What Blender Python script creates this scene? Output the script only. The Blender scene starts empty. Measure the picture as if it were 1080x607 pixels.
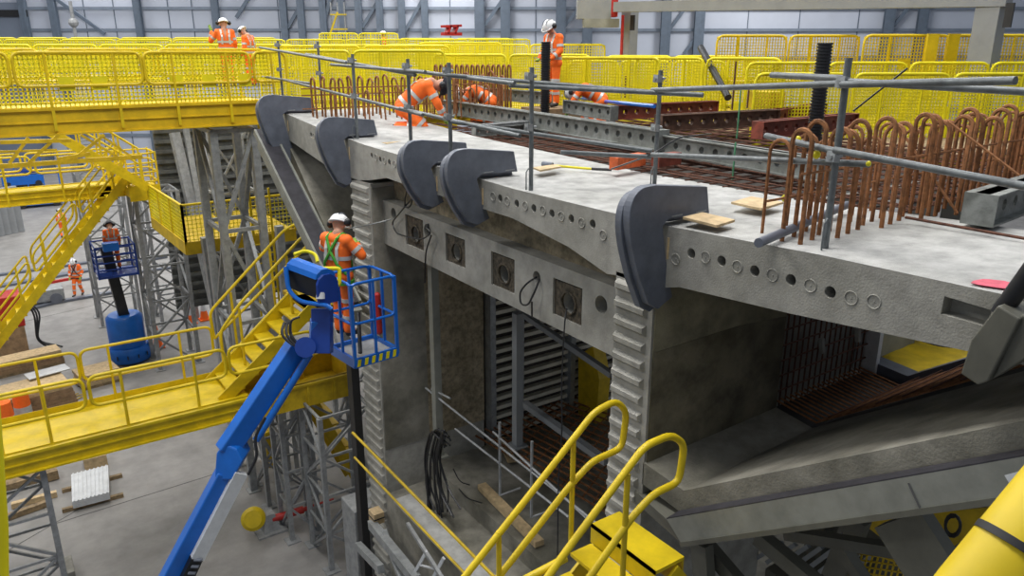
import bpy, bmesh, math, random
from mathutils import Vector, Matrix, Quaternion, noise
random.seed(7)
SC = bpy.context.scene
COL = SC.collection
# ---------------------------------------------------------------- camera
FOC = 800.0; ZC = 11.0
PIT = math.atan(250/800); HEAD = math.radians(34.7)
cd = bpy.data.cameras.new('camera'); cam = bpy.data.objects.new('camera', cd); COL.objects.link(cam)
cam.location = (0, 0, ZC); cam.rotation_euler = (math.pi/2 - PIT, 0, -HEAD)
cd.sensor_width = 36; cd.lens = FOC/1080*36; cd.clip_start = 0.05; cd.clip_end = 400
SC.camera = cam
# ---------------------------------------------------------------- light
w = bpy.data.worlds.new('world'); SC.world = w; w.use_nodes = True
bg = w.node_tree.nodes['Background']; bg.inputs[0].default_value = (0.80, 0.88, 1.0, 1); bg.inputs[1].default_value = 0.36
def area(loc, sx, sy, power, col=(1, .98, .95), rot=(0, 0, 0)):
    l = bpy.data.lights.new('added_overhead_light', 'AREA'); l.shape = 'RECTANGLE'; l.size = sx; l.size_y = sy
    l.energy = power; l.color = col
    o = bpy.data.objects.new('added_overhead_light', l); o.location = loc; o.rotation_euler = rot; COL.objects.link(o)
for ax, ay, pw in ((2, 6, 2600), (2, 24, 2600), (2, 44, 3000), (2, 66, 2600), (17, 10, 2600), (17, 30, 2600), (17, 54, 3000), (35, 62, 4200), (10, 84, 4200), (55, 40, 4200), (-12, 20, 2600), (-12, 45, 2600)):  # unseen overhead lamps added to light the hall; some brighten the wall
    area((ax, ay, 24), 5, 9, pw)
SC.view_settings.view_transform = 'Standard'; SC.view_settings.look = 'None'
SC.view_settings.exposure = -0.12; SC.view_settings.gamma = 1.0; SC.view_settings.use_curve_mapping = False

# ---------------------------------------------------------------- maths: photo pixel to a point on a world plane
def ray(x, y):
    a = x-540; b = 303.5-y
    f = FOC*math.cos(PIT)+b*math.sin(PIT); u = b*math.cos(PIT)-FOC*math.sin(PIT)
    return Vector((f*math.sin(HEAD)+a*math.cos(HEAD), f*math.cos(HEAD)-a*math.sin(HEAD), u))
def P(x, y, ax, v):
    r = ray(x, y); i = 'xyz'.index(ax); k = (v-(0, 0, ZC)[i])/r[i]
    return Vector((0, 0, ZC))+r*k
def DP(x, y, d):
    return Vector((0, 0, ZC))+ray(x, y)*(d/FOC)
V = Vector
# ---------------------------------------------------------------- materials
def mat(name, col, rough=.6, metal=0., var=.12, scale=3., bump=0., bscale=40., col2=None, stain=0.):
    m = bpy.data.materials.new(name); m.use_nodes = True; nt = m.node_tree; N = nt.nodes; L = nt.links
    b = N['Principled BSDF']; b.inputs['Roughness'].default_value = rough; b.inputs['Metallic'].default_value = metal
    tc = N.new('ShaderNodeTexCoord'); nz = N.new('ShaderNodeTexNoise'); nz.inputs['Scale'].default_value = scale
    nz.inputs['Detail'].default_value = 7; nz.inputs['Roughness'].default_value = .65
    L.new(tc.outputs['Object'], nz.inputs['Vector'])
    cr = N.new('ShaderNodeValToRGB'); c2 = col2 or tuple(c*(1-var*1.6) for c in col)
    cr.color_ramp.elements[0].position = .34; cr.color_ramp.elements[1].position = .62
    cr.color_ramp.elements[0].color = (*c2, 1); cr.color_ramp.elements[1].color = (*[min(1, c*(1+var*.3)) for c in col], 1)
    L.new(nz.outputs['Fac'], cr.inputs['Fac']); out = cr.outputs['Color']
    if stain:
        n2 = N.new('ShaderNodeTexNoise'); n2.inputs['Scale'].default_value = scale*.23; n2.inputs['Detail'].default_value = 5
        L.new(tc.outputs['Object'], n2.inputs['Vector'])
        r2 = N.new('ShaderNodeValToRGB'); r2.color_ramp.elements[0].position = .38; r2.color_ramp.elements[1].position = .6
        r2.color_ramp.elements[0].color = (1-stain, 1-stain, 1-stain*1.1, 1); r2.color_ramp.elements[1].color = (1, 1, 1, 1)
        L.new(n2.outputs['Fac'], r2.inputs['Fac'])
        mx = N.new('ShaderNodeMix'); mx.data_type = 'RGBA'; mx.blend_type = 'MULTIPLY'; mx.inputs[0].default_value = 1
        L.new(out, mx.inputs[6]); L.new(r2.outputs['Color'], mx.inputs[7]); out = mx.outputs[2]
    L.new(out, b.inputs['Base Color'])
    if bump:
        n3 = N.new('ShaderNodeTexNoise'); n3.inputs['Scale'].default_value = bscale; n3.inputs['Detail'].default_value = 6
        L.new(tc.outputs['Object'], n3.inputs['Vector'])
        bp = N.new('ShaderNodeBump'); bp.inputs['Strength'].default_value = bump; bp.inputs['Distance'].default_value = .02
        L.new(n3.outputs['Fac'], bp.inputs['Height']); L.new(bp.outputs['Normal'], b.inputs['Normal'])
    return m
M = {}
M['conc'] = mat('cast_concrete', (.36, .35, .315), .8, 0, .16, 5, .25, 60, stain=.22)
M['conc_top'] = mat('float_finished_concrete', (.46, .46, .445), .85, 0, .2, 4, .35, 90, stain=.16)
M['conc_rough'] = mat('rough_brown_concrete', (.36, .30, .20), .9, 0, .3, 9, .6, 40, stain=.3)
M['conc_strut'] = mat('strut_concrete', (.30, .285, .24), .7, 0, .25, 3, .3, 50, stain=.45)
M['conc_stain'] = mat('dirty_web_concrete', (.36, .33, .23), .85, 0, .3, 2.2, .2, 50, stain=.5)
M['floor'] = mat('power_floated_floor', (.295, .285, .275), .55, 0, .16, 1.2, .1, 60, stain=.14)
M['yellow'] = mat('yellow_paint', (.70, .51, .003), .5, 0, .14, 3)
M['yellow2'] = mat('dull_shaded_yellow_paint', (.60, .41, .008), .55, 0, .2, 3)  # dull yellow; also paints shade into the lower walkway's right end
M['yellow3'] = mat('deep_yellow_paint', (.68, .45, .004), .5, 0, .14, 3)
M['ymesh'] = mat('bright_yellow_coating', (.78, .68, .003), .5, 0, .1, 3)
M['steel'] = mat('galvanised_steel', (.33, .345, .35), .45, .35, .2, 6)
M['towersteel'] = mat('grey_lattice_steel', (.30, .31, .315), .5, .1, .2, 6)
M['tube'] = mat('scaffold_tube_steel', (.15, .165, .17), .45, .2, .25, 8)
M['bracket'] = mat('blue_grey_bracket_paint', (.13, .145, .18), .45, .1, .14, 5, .05)
M['form'] = mat('grey_green_form_steel', (.25, .255, .225), .5, .1, .15, 3)
M['formtop'] = mat('dark_form_face', (.038, .036, .044), .5, .1, .25, 6)
M['dark'] = mat('dark_rubber', (.018, .018, .02), .6, 0, .2, 5)
M['black'] = mat('black_plastic', (.012, .013, .016), .38, 0, .2, 5)
M['anchor'] = mat('dark_mortar_anchor', (.10, .08, .055), .9, 0, .5, 16, .8, 30, col2=(.02,.018,.012))
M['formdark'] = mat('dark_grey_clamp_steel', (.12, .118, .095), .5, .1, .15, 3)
M['soffit'] = mat('near_black_plywood', (.03, .022, .016), .7, 0, .25, 5)  # plywood darkened to near black behind the bars and ribs
M['stain2'] = mat('darker_stained_concrete', (.24, .215, .15), .85, 0, .35, 2.6, .2, 50, stain=.55)
M['rust'] = mat('rusted_rebar', (.30, .125, .045), .8, .1, .35, 14, .2, 80)
M['rustdark'] = mat('dull_rebar', (.13, .052, .03), .8, .1, .3, 12)
M['galvbeam'] = mat('galvanised_soldier_steel', (.27, .285, .27), .55, .2, .25, 8, .15, 50, stain=.3)
M['redbeam'] = mat('red_oxide_soldier', (.26, .06, .035), .65, 0, .3, 8, .1, 50, stain=.3)
M['brownbeam'] = mat('rust_brown_soldier', (.16, .085, .055), .7, .1, .35, 8, .1, 50, stain=.3)
M['orangeblock'] = mat('orange_red_block', (.62, .12, .03), .6, 0, .25, 9)
M['timber'] = mat('pale_timber', (.58, .43, .24), .75, 0, .2, 9)
M['timberdark'] = mat('weathered_timber', (.28, .2, .11), .8, 0, .3, 7)
M['blue'] = mat('blue_lift_paint', (.006, .125, .52), .35, 0, .08, 4)
M['bluedark'] = mat('deep_blue_paint', (.008, .045, .28), .4, 0, .1, 4)
M['white'] = mat('white_paint', (.62, .64, .66), .5, 0, .1, 4)
M['orange'] = mat('hi_vis_orange_fabric', (1., .165, .012), .7, 0, .06, 14)
M['reflect'] = mat('silver_reflective_tape', (.55, .56, .54), .4, .2, .1, 10)
M['skin'] = mat('skin', (.52, .27, .18), .6, 0, .08, 12)
M['helmet'] = mat('white_helmet_shell', (.75, .76, .76), .35, 0, .05, 6)
M['green'] = mat('green_webbing', (.06, .36, .03), .7, 0, .1, 10)
M['boot'] = mat('dark_boot_leather', (.03, .028, .026), .7, 0, .2, 10)
M['glove'] = mat('work_glove', (.25, .4, .06), .8, 0, .2, 10)
M['navy'] = mat('navy_fabric', (.02, .022, .035), .8, 0, .2, 10)
M['wall'] = mat('pale_wall_cladding', (.50, .54, .63), .6, 0, .05, .3)
M['wallsteel'] = mat('blue_grey_frame_steel', (.13, .165, .215), .5, .1, .1, 2)
M['girt'] = mat('grey_sheeting_rail', (.20, .24, .30), .5, .1, .1, 2)
M['gantry'] = mat('grey_gantry_paint', (.25, .262, .272), .5, 0, .08, 2)
M['red'] = mat('red_paint', (.45, .02, .015), .5, 0, .15, 6)
M['pink'] = mat('pink_marker_paint', (.75, .12, .18), .7, 0, .2, 12)
M['rib_light'] = mat('pale_rib_paint', (.60, .57, .47), .6, 0, .15, 3)
M['rib'] = mat('ribbed_form_steel', (.15, .155, .145), .6, .1, .25, 3)
M['ply'] = mat('brown_plywood', (.34, .22, .12), .75, 0, .25, 5)
M['joint'] = mat('floor_joint_filler', (.09, .09, .09), .8, 0, .1, 5)
M['tarp'] = mat('yellow_tarpaulin', (.62, .44, .01), .5, 0, .2, 3, .3, 6)
M['paintgreen'] = mat('green_bar_coating', (.08, .28, .14), .6, 0, .2, 8)

# ---------------------------------------------------------------- mesh helpers
def wloc(o):
    v = Vector((0, 0, 0))
    while o is not None:
        v += o.location; o = o.parent
    return v
class MB:
    def __init__(s): s.v = []; s.f = []
    def add(s, vs, fs):
        n = len(s.v); s.v += [tuple(q) for q in vs]; s.f += [tuple(i+n for i in f) for f in fs]; return s
    def box(s, a, b):
        x0, y0, z0 = a; x1, y1, z1 = b
        return s.add([(x0,y0,z0),(x1,y0,z0),(x1,y1,z0),(x0,y1,z0),(x0,y0,z1),(x1,y0,z1),(x1,y1,z1),(x0,y1,z1)],
                     [(0,3,2,1),(4,5,6,7),(0,1,5,4),(1,2,6,5),(2,3,7,6),(3,0,4,7)])
    def bar(s, p0, p1, w, h=None, up=(0, 0, 1)):
        h = h or w; p0 = Vector(p0); p1 = Vector(p1); d = (p1-p0)
        if d.length < 1e-6: return s
        d.normalize(); up = Vector(up)
        if abs(d.dot(up)) > .98: up = Vector((1, 0, 0)) if abs(d.x) < .9 else Vector((0, 1, 0))
        x = d.cross(up).normalized(); y = x.cross(d).normalized()
        vs = [p+x*(a*w/2)+y*(b*h/2) for p in (p0, p1) for a, b in ((-1,-1),(1,-1),(1,1),(-1,1))]
        return s.add(vs, [(0,1,2,3),(7,6,5,4),(0,4,5,1),(1,5,6,2),(2,6,7,3),(3,7,4,0)])
    def tube(s, pts, r, n=8, closed=False):
        pts = [Vector(p) for p in pts]; rs = r if isinstance(r, (list, tuple)) else [r]*len(pts)
        m = len(pts); rings = []; ref = None
        for i, p in enumerate(pts):
            if closed: d = (pts[(i+1) % m]-pts[i-1])
            elif i == 0: d = pts[1]-p
            elif i == m-1: d = p-pts[i-1]
            else: d = (pts[i+1]-p).normalized()+(p-pts[i-1]).normalized()
            if d.length < 1e-9: d = Vector((0, 0, 1))
            d.normalize()
            if ref is None:
                ref = d.orthogonal().normalized()
            ref = (ref-d*ref.dot(d))
            if ref.length < 1e-5: ref = d.orthogonal()
            ref.normalize(); y = d.cross(ref)
            rings.append([p+(ref*math.cos(2*math.pi*k/n)+y*math.sin(2*math.pi*k/n))*rs[i] for k in range(n)])
        vs = [q for g in rings for q in g]; fs = []
        for i in range(m if closed else m-1):
            a = i*n; b = ((i+1) % m)*n
            for k in range(n): fs.append((a+k, a+(k+1) % n, b+(k+1) % n, b+k))
        if not closed: fs.append(tuple(reversed(range(n)))); fs.append(tuple(range((m-1)*n, m*n)))
        return s.add(vs, fs)
    def cyl(s, p0, p1, r0, r1=None, n=16): return s.tube([p0, p1], [r0, r0 if r1 is None else r1], n)
    def prism(s, poly, ext):
        poly = [Vector(p) for p in poly]; e = Vector(ext); n = len(poly)
        return s.add(poly+[p+e for p in poly], [tuple(range(n)), tuple(reversed(range(n, 2*n)))]+[(i, i+n, (i+1) % n+n, (i+1) % n) for i in range(n)])
    def ball(s, c, r, n=8, sc=(1, 1, 1)):
        c = Vector(c); vs = []; fs = []
        for i in range(1, n):
            t = math.pi*i/n
            for k in range(2*n):
                a = math.pi*k/n; vs.append(c+Vector((r*sc[0]*math.sin(t)*math.cos(a), r*sc[1]*math.sin(t)*math.sin(a), r*sc[2]*math.cos(t))))
        top = len(vs); vs.append(c+Vector((0, 0, r*sc[2]))); vs.append(c-Vector((0, 0, r*sc[2])))
        for i in range(n-2):
            for k in range(2*n):
                a = i*2*n+k; b = i*2*n+(k+1) % (2*n); fs.append((a, a+2*n, b+2*n, b))
        for k in range(2*n):
            fs.append((top, k, (k+1) % (2*n))); fs.append((top+1, (n-2)*2*n+(k+1) % (2*n), (n-2)*2*n+k))
        return s.add(vs, fs)
    def cap(s, p0, p1, r0, r1=None, n=8):
        r1 = r0 if r1 is None else r1; s.tube([p0, p1], [r0, r1], 2*n); s.ball(p0, r0, n); s.ball(p1, r1, n); return s
    def lathe(s, prof, c, n=20):
        c = Vector(c); vs = []; fs = []
        for r, z in prof:
            for k in range(n): vs.append(c+Vector((r*math.cos(2*math.pi*k/n), r*math.sin(2*math.pi*k/n), z)))
        for i in range(len(prof)-1):
            for k in range(n): fs.append((i*n+k, i*n+(k+1) % n, (i+1)*n+(k+1) % n, (i+1)*n+k))
        fs.append(tuple(reversed(range(n)))); fs.append(tuple(range((len(prof)-1)*n, len(prof)*n)))
        return s.add(vs, fs)
    def build(s, name, m, parent=None, smooth=False, bevel=0, loc=None, remesh=0):
        off = wloc(parent) if parent else Vector((0, 0, 0))
        if parent is None:
            if loc is None:
                xs = [v[0] for v in s.v]; ys = [v[1] for v in s.v]; zs = [v[2] for v in s.v]
                loc = ((min(xs)+max(xs))/2, (min(ys)+max(ys))/2, min(zs))
            off = Vector(loc)
        me = bpy.data.meshes.new(name); me.from_pydata([tuple(Vector(v)-off) for v in s.v], [], s.f); me.update()
        bm = bmesh.new(); bm.from_mesh(me); bmesh.ops.recalc_face_normals(bm, faces=bm.faces); bm.to_mesh(me); bm.free()
        o = bpy.data.objects.new(name, me); COL.objects.link(o)
        if m is not None: me.materials.append(M[m] if isinstance(m, str) else m)
        if parent: o.parent = parent
        else: o.location = off
        if remesh:
            md = o.modifiers.new('r', 'REMESH'); md.mode = 'VOXEL'; md.voxel_size = remesh; md.use_smooth_shade = True
            sm = o.modifiers.new('s', 'SMOOTH'); sm.iterations = 4; sm.factor = .5
            apply_mods(o); smooth = True
        if bevel:
            md = o.modifiers.new('b', 'BEVEL'); md.width = bevel; md.segments = 2; md.limit_method = 'ANGLE'; apply_mods(o)
        if smooth:
            for p in o.data.polygons: p.use_smooth = True
            if not remesh:
                try: o.data.set_sharp_from_angle(angle=math.radians(40))
                except Exception: pass
        return o
def apply_mods(o):
    dg = bpy.context.evaluated_depsgraph_get(); dg.update()
    ev = o.evaluated_get(dg); me = bpy.data.meshes.new_from_object(ev)
    old = o.data; mats = list(old.materials); o.modifiers.clear(); o.data = me
    if not me.materials:
        for m in mats: me.materials.append(m)
def cut(o, cutter_mb):
    c = cutter_mb.build('cutter', None, None, loc=(0, 0, 0))
    md = o.modifiers.new('c', 'BOOLEAN'); md.operation = 'DIFFERENCE'; md.solver = 'EXACT'; md.object = c
    apply_mods(o); bpy.data.objects.remove(c)
def tag(o, label, cat, group=None, kind=None):
    o['label'] = label; o['category'] = cat
    if group: o['group'] = group
    if kind: o['kind'] = kind
    return o
def thing(name, loc, label, cat, group=None):
    o = bpy.data.objects.new(name, None); o.location = loc; o.empty_display_size = .2; COL.objects.link(o)
    return tag(o, label, cat, group)
def dup(o, loc=None, rotz=None, label=None, parent=None):
    c = o.copy(); COL.objects.link(c); c.parent = parent
    for ch in list(o.children): dup(ch, parent=c)
    if loc is not None: c.location = loc
    if rotz is not None: c.rotation_euler[2] = rotz
    if label: c['label'] = label
    return c
def struct(o): o['kind'] = 'structure'; return o
def arc(c, r, a0, a1, ex, ey, n=6):
    c = Vector(c); ex = Vector(ex); ey = Vector(ey)
    return [c+ex*(r*math.cos(a0+(a1-a0)*i/n))+ey*(r*math.sin(a0+(a1-a0)*i/n)) for i in range(n+1)]
def loop_pts(p00, p10, p11, p01, r=.16, n=5):
    """rounded quadrilateral through four corners"""
    c = [Vector(q) for q in (p00, p10, p11, p01)]; out = []
    for i in range(4):
        a = c[i]; b = (c[i-1]-a).normalized(); d = (c[(i+1) % 4]-a).normalized()
        s0 = a+b*r; s1 = a+d*r
        for k in range(n+1):
            t = k/n; out.append(s0*(1-t)**2+a*2*t*(1-t)+s1*t*t)
    return out
def soft(pts, r=.12, n=4):
    """polyline with rounded inner corners"""
    pts = [Vector(p) for p in pts]; out = [pts[0]]
    for i in range(1, len(pts)-1):
        a = pts[i]; b = pts[i-1]-a; d = pts[i+1]-a; rr = min(r, b.length*.45, d.length*.45)
        s0 = a+b.normalized()*rr; s1 = a+d.normalized()*rr
        for k in range(n+1):
            t = k/n; out.append(s0*(1-t)**2+a*2*t*(1-t)+s1*t*t)
    return out+[pts[-1]]
def meshgrid(mb, p00, p10, p01, pitch=.06, wr=.006, pz=None):
    """welded wire grid on the parallelogram p00 / p10 / p01"""
    p00 = Vector(p00); u = Vector(p10)-p00; v = Vector(p01)-p00
    nu = max(2, round(u.length/pitch)); nv = max(2, round(v.length/(pz or pitch)))
    nrm = u.cross(v).normalized()
    for i in range(nu+1): mb.bar(p00+u*i/nu, p00+u*i/nu+v, wr, wr, up=nrm)
    for i in range(nv+1): mb.bar(p00+v*i/nv, p00+v*i/nv+u, wr, wr, up=nrm)
    return mb
def railpanel(root, a, b, h=1.1, r=.022, m='yellow', mid=.5, mesh=False, pitch=.07, posts=(0.25, .78), kick=.15, wr=.007, top=None, rc=.16):
    """guardrail panel from a to b (floor level points): rounded hoop, posts, toe board, optional mesh"""
    a = Vector(a); b = Vector(b); z = Vector((0, 0, 1))
    MB().tube(loop_pts(a+z*(h-mid), b+z*(h-mid), b+z*h, a+z*h, rc), r, 8, True).build('guardrail_hoop', m, root, True)
    for t in posts:
        q = a.lerp(b, t); MB().bar(q-z*.25, q+z*h, r*2.1, r*1.6).build('guardrail_post', m, root)
    if mesh: meshgrid(MB(), a+z*.05, b+z*.05, a+z*(h-.02), pitch, wr).build('wire_mesh', 'ymesh', root)
    if kick: MB().bar(a+z*kick/2, b+z*kick/2, .012, kick).build('toe_board', m, root)
# ================================================================= SETTING
struct(MB().box((-60, -30, -.3), (90, 110, 0)).build('floor', 'floor', loc=(0, 0, 0)))
FW = Vector((math.sin(HEAD), math.cos(HEAD), 0)); RT = Vector((math.cos(HEAD), -math.sin(HEAD), 0))
WD = 75.0
def W(a, z, off=0): return FW*(WD-off)+RT*a+Vector((0, 0, z))
def wa(px): return (px-540)/846*WD
wall = MB().bar(W(-75, 13), W(75, 13), .2, 30).build('wall_back', 'wall', loc=W(0, 0)); struct(wall)
for z in (3.2, 5.6, 8.0, 10.4, 12.85, 14.75, 17.4, 20):
    MB().bar(W(-75, z, .25), W(75, z, .25), .12, .26).build('sheeting_rail', 'girt', wall)
for pxs in (31, 62, 150, 231, 302, 320, 343, 362, 380, 402, 425, 449, 506, 533, 591, 619, 701, 736, 934, 969):
    a = wa(pxs); wd = .62 if pxs < 500 else .9
    cb = MB(); cb.bar(W(a-wd/2, 10, .6), W(a-wd/2, 28, .6), .08, .5, up=FW); cb.bar(W(a-wd/2, 0, .6), W(a-wd/2, 10, .6), .08, .5, up=FW)
    cb = MB(); cb.bar(W(a, 0, .75), W(a, 28, .75), wd, .06, up=FW); cb.bar(W(a, 0, .35), W(a, 28, .35), wd, .06, up=FW); cb.bar(W(a+wd*.3, 0, .55), W(a+wd*.3, 28, .55), .12, .5, up=FW)
    cb.build('wall_column', 'wallsteel', wall)
def brace(x0, y0, x1, y1):
    MB().bar(W(wa(x0), 11+(53-y0)*WD/846, .5), W(wa(x1), 11+(53-y1)*WD/846, .5), .3, .2, up=FW).build('brace', 'wallsteel', wall)
for q in ((62, -2, 112, 36), (252, 20, 272, -6), (305, 30, 322, 5), (343, 25, 356, -10), (383, 30, 402, 2), (428, 33, 450, -2), (511, 28, 535, -4), (594, 30, 619, -2), (605, 60, 622, 34), (705, 32, 722, 8), (722, 56, 738, 32), (940, 28, 958, 2), (512, 60, 534, 36)):
    brace(*q)
for pxs in (92, 123, 180, 205, 295, 475, 565, 788, 842, 904):   # cladding joints
    MB().bar(W(wa(pxs), 0, .13), W(wa(pxs), 28, .13), .08, .04, up=FW).build('cladding_joint', 'wallsteel', wall)
# sectional doors in the wall, far left
d = MB().bar(W(wa(-60), 5.5, .3), W(wa(34), 5.5, .3), .1, 19.5).build('door_1', mat('grey_blue_door', (.20, .235, .30), .5, 0, .05, .3), loc=W(wa(0), 0, .3)); struct(d)
MB().bar(W(wa(-60), 14.3, .4), W(wa(34), 14.3, .4), .3, .6).build('door_header', 'dark', d)
# floor joints
for i, (q0, q1) in enumerate((((55, 553), (225, 500)), ((0, 585), (55, 553)), ((0, 345), (140, 312)))):
    a = P(*q0, 'z', 0); b = P(*q1, 'z', 0); dd = (b-a).normalized()
    a = a-dd*(0 if i else 2); b = b+dd*(1 if i else 0)
    struct(MB().bar(a+V((0, 0, .002)), b+V((0, 0, .002)), .025, .004).build('trim_%d' % (i+1), 'joint'))

# ================================================================= BOX GIRDER SEGMENT
X0, X1 = 5.0, 7.1
seg = thing('box_girder_segment', (6.05, 8.4, 2.0), 'large pale grey precast concrete box girder segment with wide deck and toothed webs', 'bridge segment')
top = [(15.2, 9.85), (13.4, 9.70), (11.4, 9.58), (7.2, 9.47), (4.8, 9.48), (3.2, 9.55), (.6, 9.60)]
bot = [(.6, 9.22), (2.0, 9.16), (3.4, 9.03), (4.55, 8.95), (4.86, 8.86), (5.39, 8.86), (5.53, 8.84), (6.15, 8.99), (7.22, 9.12), (9.7, 9.13), (10.6, 9.15), (11.21, 9.03), (11.95, 8.93), (12.6, 8.98), (14.9, 9.32), (15.2, 9.45)]
deck = MB().prism([(X0, y, z) for y, z in top+bot], (X1-X0, 0, 0)).build('deck_slab', 'conc', seg)
holes = [(328, 142), (335, 145), (342, 148), (392, 164), (401, 168), (410.5, 171), (421, 175), (432, 179), (527.5, 209), (545, 214.5), (563, 219.5), (582, 225), (602.5, 230.5), (625, 236), (729, 267), (761, 275), (796, 285.5), (834, 295), (875.5, 308)]
cm = MB()
for h in holes:
    c = P(*h, 'x', X0); cm.cyl(c-V((.2, 0, 0)), c+V((.5, 0, 0)), .047, n=20)
cut(deck, cm)
pts = [P(996, 312, 'x', X0), P(1046, 327, 'x', X0), P(1042, 345, 'x', X0), P(992, 331, 'x', X0)]
cut(deck, MB().prism([p-V((.2, 0, 0)) for p in pts], (.32, 0, 0)))
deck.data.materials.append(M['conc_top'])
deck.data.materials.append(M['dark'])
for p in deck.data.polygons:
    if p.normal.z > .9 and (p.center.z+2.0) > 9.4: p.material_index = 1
rings = [(396.5, 166), (405.5, 169.5), (416, 173), (427, 178), (554, 217), (572.5, 222), (592, 228), (613.5, 235), (636, 248), (520, 207), (535, 212), (712.5, 273), (744, 271), (777.5, 281), (779.5, 281), (814.5, 290), (854.5, 301), (897.5, 314), (921.5, 318), (331, 143.5), (338, 146.5)]
rings.remove((779.5, 281))
for h in rings:
    c = P(*h, 'x', X0-.004)
    mb = MB().tube([c+V((0, math.cos(t*math.pi/10)*.05, math.sin(t*math.pi/10)*.05)) for t in range(20)], .005, 5, True)
    mb.cyl(c-V((.004, 0, 0)), c+V((.01, 0, 0)), .008, n=8).build('capped_duct', 'conc', seg)
# webs, shear keys
def web(ya, yb, zt, zb, name):
    wo = MB().box((X0, ya, zb), (X1, yb, zt)).build('web', 'conc', seg)
    kb = MB(); z = zt-.06; i = 0
    y0 = ya+.07 if name == 'r' else ya+.05; y1 = yb-.02
    while z > zb+.15:
        kb.add([(X0+.001, y0, z), (X0+.001, y1, z), (X0-.045, y1-.01, z-.035), (X0-.045, y0+.02, z-.035), (X0-.045, y0+.02, z-.085), (X0-.045, y1-.01, z-.085), (X0+.001, y1, z-.12), (X0+.001, y0, z-.12)],
               [(0, 1, 2, 3), (3, 2, 5, 4), (4, 5, 6, 7), (0, 3, 4, 7), (1, 6, 5, 2), (0, 7, 6, 1)])
        z -= .187
    kb.build('shear_keys', 'conc', wo)
    return wo
web(11.21, 11.95, 8.97, .02, 'l'); wr = web(4.86, 5.39, 8.9, 4.2, 'r')
MB().box((X0+.03, 4.845, 6.9), (X1, 4.862, 8.9)).build('web_side_face', 'conc_stain', seg)
MB().prism([(X0+.03, 4.84, 7.0), (X1-.01, 4.84, 7.04), (X1-.01, 4.84, 8.16), (6.3, 4.84, 8.22), (X0+.03, 4.84, 8.2)], (0, .01, 0)).build('stained_patch', 'stain2', seg)
MB().box((X0+.9, 11.19, 4.2), (X1, 11.212, 8.0)).build('web_inner_face', 'conc_rough', seg)
MB().box((X0+.02, 11.195, 4.2), (X0+.9, 11.212, 8.9)).build('web_inner_face', 'conc_strut', seg)
# diaphragm beam between the webs with ducts
XD = 5.2
dia = MB().prism([(XD, 5.3, 7.86), (XD, 11.25, 7.97), (XD, 11.25, 8.70), (XD, 5.3, 8.64)], (1.0, 0, 0)).build('diaphragm_beam', 'conc', seg)
cm = MB(); sq = [(437, 245, 9, 16), (480, 264, 10, 15), (530, 287, 12, 18), (598, 318, 15, 20)]
for x, y, hw, hh in sq:
    c = P(x, y, 'x', XD); a = P(x-hw, y, 'x', XD).y-c.y; b = P(x, y-hh, 'x', XD).z-c.z
    cm.box((XD-.1, c.y-abs(a), c.z-abs(b)), (XD+.05, c.y+abs(a), c.z+abs(b)))
cut(dia, cm); cm = MB()
for x, y, r in ((415, 225, .09), (450.5, 243, .1), (566, 292, .075), (634, 321, .10)):
    c = P(x, y, 'x', XD); cm.cyl(c-V((.2, 0, 0)), c+V((.45, 0, 0)), r, n=20)
for x, y, hw, hh in sq:
    c = P(x, y+2, 'x', XD); cm.cyl(c-V((.2, 0, 0)), c+V((.6, 0, 0)), .125, n=20)
cut(dia, cm)
for x, y, hw, hh in sq:
    c = P(x, y, 'x', XD+.03); a = abs(P(x-hw, y, 'x', XD).y-P(x, y, 'x', XD).y)-.01; b = abs(P(x, y-hh, 'x', XD).z-P(x, y, 'x', XD).z)-.01
    pl = MB().box((XD+.03, c.y-a, c.z-b), (XD+.052, c.y+a, c.z+b)).build('anchor_plate', 'anchor', dia)
    cc = P(x, y+2, 'x', XD); cut2 = MB().cyl((XD-.3, cc.y, cc.z), (XD+.3, cc.y, cc.z), .125, n=20); off = wloc(pl)
    cut2.v = [tuple(Vector(v)-off*0) for v in cut2.v]
    cc2 = cut2.build('cutter', None, None, loc=(0, 0, 0)); pl2 = pl
    md = pl.modifiers.new('c', 'BOOLEAN'); md.operation = 'DIFFERENCE'; md.solver = 'EXACT'; md.object = cc2; apply_mods(pl); bpy.data.objects.remove(cc2)
    MB().tube([(XD+.02, cc.y+math.cos(t*math.pi/12)*.13, cc.z+math.sin(t*math.pi/12)*.13) for t in range(24)], .014, 6, True).build('duct_ring', 'anchor', dia)
# haunch panel above the diaphragm, down the recess
MB().prism([(5.42, 5.35, 8.50), (5.42, 11.21, 8.56), (5.42, 11.21, 9.2), (5.42, 5.35, 9.15)], (.9, 0, 0)).build('soffit_haunch', 'conc_rough', seg)
# inclined struts: twisted concrete slabs from web foot to deck tip
def strut(fp, bp, thick, name='inclined_strut'):
    mb = MB(); k = 8; n = len(fp)-1; vs = []; fs = []
    for j in range(k+1):
        u = j/k
        for i in range(n+1): vs.append((X0*(1-u)+X1*u, fp[i][0]*(1-u)+bp[i][0]*u, fp[i][1]*(1-u)+bp[i][1]*u))
    tn = len(vs); vs += [(x, y, z-thick) for x, y, z in vs]
    for j in range(k):
        for i in range(n):
            a = j*(n+1)+i; fs += [(a, a+1, a+n+2, a+n+1), (a+tn, a+n+1+tn, a+n+2+tn, a+1+tn)]
    for i in range(n):
        fs.append((i, i+tn, i+1+tn, i+1)); a = k*(n+1)+i; fs.append((a, a+1, a+1+tn, a+tn))
    for j in range(k):
        a = j*(n+1); b = a+n+1; fs.append((a, b, b+tn, a+tn)); a += n; b += n; fs.append((a, a+tn, b+tn, b))
    mb.add(vs, fs); return mb.build(name, 'conc_strut', seg)
a = P(721, 517, 'x', X0); b = P(1022, 455, 'x', X0); e = a+(b-a)/(b.y-a.y)*(.2-a.y)
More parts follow.
